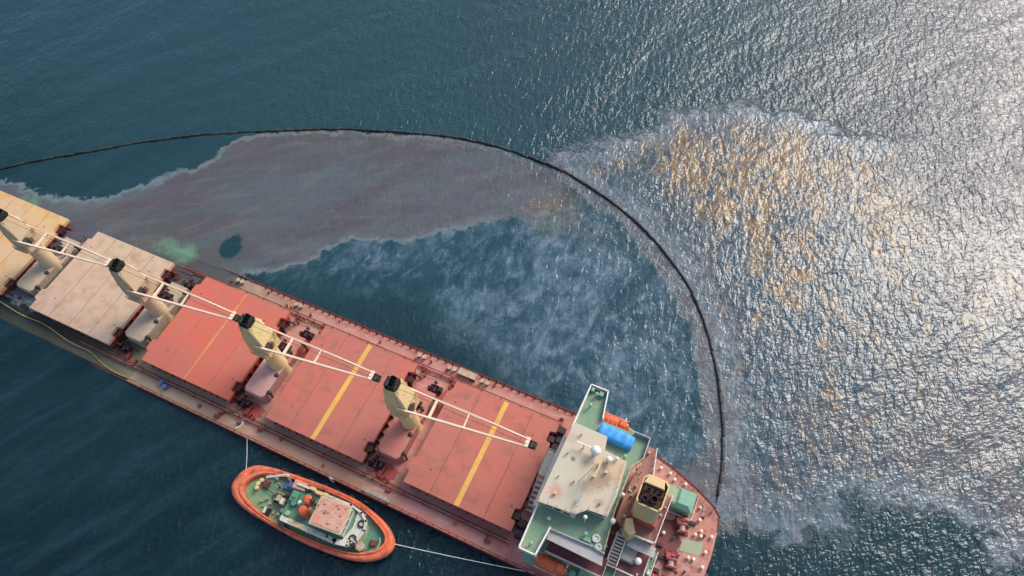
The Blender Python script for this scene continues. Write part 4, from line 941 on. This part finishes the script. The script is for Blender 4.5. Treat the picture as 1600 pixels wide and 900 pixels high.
for x, y, a, b in ((-1.0, 3.4, .5, .3), (0.3, 3.1, .6, .3), (1.5, 3.2, .4, .3), (-1.9, -2.5, .5, .3), (-.4, -2.9, .6, .25), (1.8, -2.9, .4, .25)): m.box(x - a, x + a, y - b, y + b, 3.55, 4.3, .08)
m.build('deck_locker', 'cream_yellow', tug, kind='stuff')
rr = random.Random(11)
for mt, nn in (('rubber', 16), ('tug_white', 16), ('dark_gear', 10), ('house_tan', 12), ('green_faded', 8)):
    m = MB()
    for i in range(nn):
        x = rr.uniform(-8.5, 9.5); lim = 3.3 * (1 - abs(x / 14) ** 3)
        if x < -4: y = rr.uniform(-2.4, 3.3); z = 1.2
        else: y = rr.choice((-1, 1)) * rr.uniform(2.2, lim + .3); z = 3.55 if abs(y) < 2.9 else 1.3
        if -4 < x < 8 and abs(y) < 2.4 and x > 1.5: y = math.copysign(2.7, y)
        a = rr.uniform(.08, .3); b = rr.uniform(.08, .3); h_ = rr.uniform(.2, .8)
        if rr.random() < .4: m.lathe((x, y, z), [(a, 0), (a, h_), (a * .5, h_ + .05)], 8)
        elif rr.random() < .5: m.tube([(x, y, z + .1), (x + rr.uniform(-1.4, 1.4), y + rr.uniform(-.4, .4), z + .12)], .06, 5)
        else: m.box(x - a, x + a, y - b, y + b, z, z + h_)
    m.build('deck_clutter', mt, tug, kind='stuff')
m = MB(); m.box(-7.4, -5.2, -.3, 1.5, 1.2, 1.5); rt = m.build('towing_winch', 'rubber', tug)
m = MB(); m.lathe((-6.4, -.1, 2.2), [(.8, 0), (.8, .12), (.5, .14), (.5, 1.2), (.8, 1.22), (.8, 1.34)], 14, 'y'); m.build('winch_drum', 'house_tan', rt)
m = MB(); m.box(-5.7, -5.1, -.4, .6, 1.4, 2.9); m.build('winch_motor', 'white_dirty', rt)
m = MB(); m.tube([(-10.0, 1.3, 1.7), (-6.6, .6, 1.7)], .07); m.build('tow_wire', 'rubber', tug)
m = MB(); m.tube([(-9.6, 2.7, 3.3), (-6.2, 4.2, 3.7)], .22, 8); m.cone((-6.1, 3.6, 1.2), (-6.1, 4.1, 3.8), .22); m.build('crane_arm', 'white_dirty', tug, 'pale folded deck crane arm')
m = MB(); m.box(-6.7, -5.0, 2.2, 3.3, 1.2, 1.9, .1); m.box(-5.9, -5.2, 2.6, 3.5, 1.9, 2.4, .1); m.build('blue_bundle', 'blue_drum', tug, 'blue grey bundle on the work deck')
for i, (x, y) in enumerate(((-10.9, 1.5), (-10.6, 2.2), (-10.8, .8))):
    if i == 0: q = MB(); q.lathe((0, 0, 0), [(.22, 0), (.22, .8), (.36, .85), (.36, 1.05), (.1, 1.1)], 10); tb = q.build('bollard', 'cream_yellow', tug); tb.location = (x, y, 1.2)
    else: part_copy(tb, tug, (x, y, 1.2))
m = MB(); m.box(-10.3, -9.2, 1.3, 2.5, 1.2, 1.8, .1); m.build('deck_chest', 'maroon', tug); m = MB(); m.box(-10.6, -9.2, 3.3, 3.8, 1.2, 2.0, .1); m.build('deck_chest', 'cream_yellow', tug)
m = MB(); m.box(-7.3, -6.9, -2.6, -1.6, 1.2, 2.4); m.build('hatch_door', 'black', tug); m = MB(); m.box(-7.8, -7.4, -2.6, -1.6, 1.2, 2.5); m.build('door_frame', 'tug_white', tug)
m = MB()
for x, y, s_ in ((-5.0, -1.2, .35), (-4.6, -2.3, .4), (-5.4, -2.0, .25), (-8.4, 3.3, .25), (-4.4, -.4, .3), (-9.2, -.9, .2), (-3.1, -1.6, .4)):
    m.lathe((x, y, 1.2 if x < -4 else 3.55), [(s_, 0), (s_, .5), (s_ * 1.2, .55), (s_ * .7, .8)], 10)
m.build('deck_fitting', 'green_faded', tug, kind='stuff')
for i, (x, y) in enumerate(((9.1, .9), (8.7, -1.7))):
    if i == 0:
        q = MB(); R_, r_ = .52, .14; v = []; f = []
        for a in range(18):
            for b in range(6):
                A = 2 * math.pi * a / 18; B = 2 * math.pi * b / 6; v.append(((R_ + r_ * math.cos(B)) * math.cos(A), (R_ + r_ * math.cos(B)) * math.sin(A), r_ * math.sin(B)))
                f.append((a * 6 + b, ((a + 1) % 18) * 6 + b, ((a + 1) % 18) * 6 + (b + 1) % 6, a * 6 + (b + 1) % 6))
        q.raw(v, f); rg = q.build('tyre_ring', 'rubber', tug, smooth=True); rg.location = (x, y, 4.0)
    else: part_copy(rg, tug, (x, y, 4.0))
m = MB(); m.lathe((10.0, -2.3, 1.6), [(.75, 0), (.75, 1.3), (.6, 1.4)], 16); m.build('round_drum', 'house_tan', tug, 'round beige drum on the foredeck')
m = MB(); m.box(11.1, 12.2, -1.4, -.5, 1.6, 2.1, .1); m.lathe((11.6, -1.5, 2.1), [(.3, 0), (.3, .5)], 10, 'y'); m.build('windlass', 'maroon', tug)
m = MB(); P = [(11.9 + .9 * math.cos(a), -1.0 + 1.3 * math.sin(a)) for a in np.linspace(-1.7, 1.0, 8)]; m.tube([(x, y, 2.3) for x, y in P], .07); m.build('bow_rail', 'white_dirty', tug)
m = MB(); m.prism([(x * .985 + .1, y * .9) for x, y in [(9.9, -3.0), (11.0, -2.6), (12.7, -1.6), (13.2, -.4), (12.7, .8), (11.0, 1.8), (8.8, 2.8), (8.4, 2.7), (10.1, 1.4), (10.4, 0), (10.0, -1.9)]], 1.5, 1.62); m.build('foredeck', 'tug_green_clean', tug)

for o in S.objects:
    if o.get('kind') is None and o.name.split('.')[0] in ('stanchion_bracket',): o['kind'] = 'stuff'
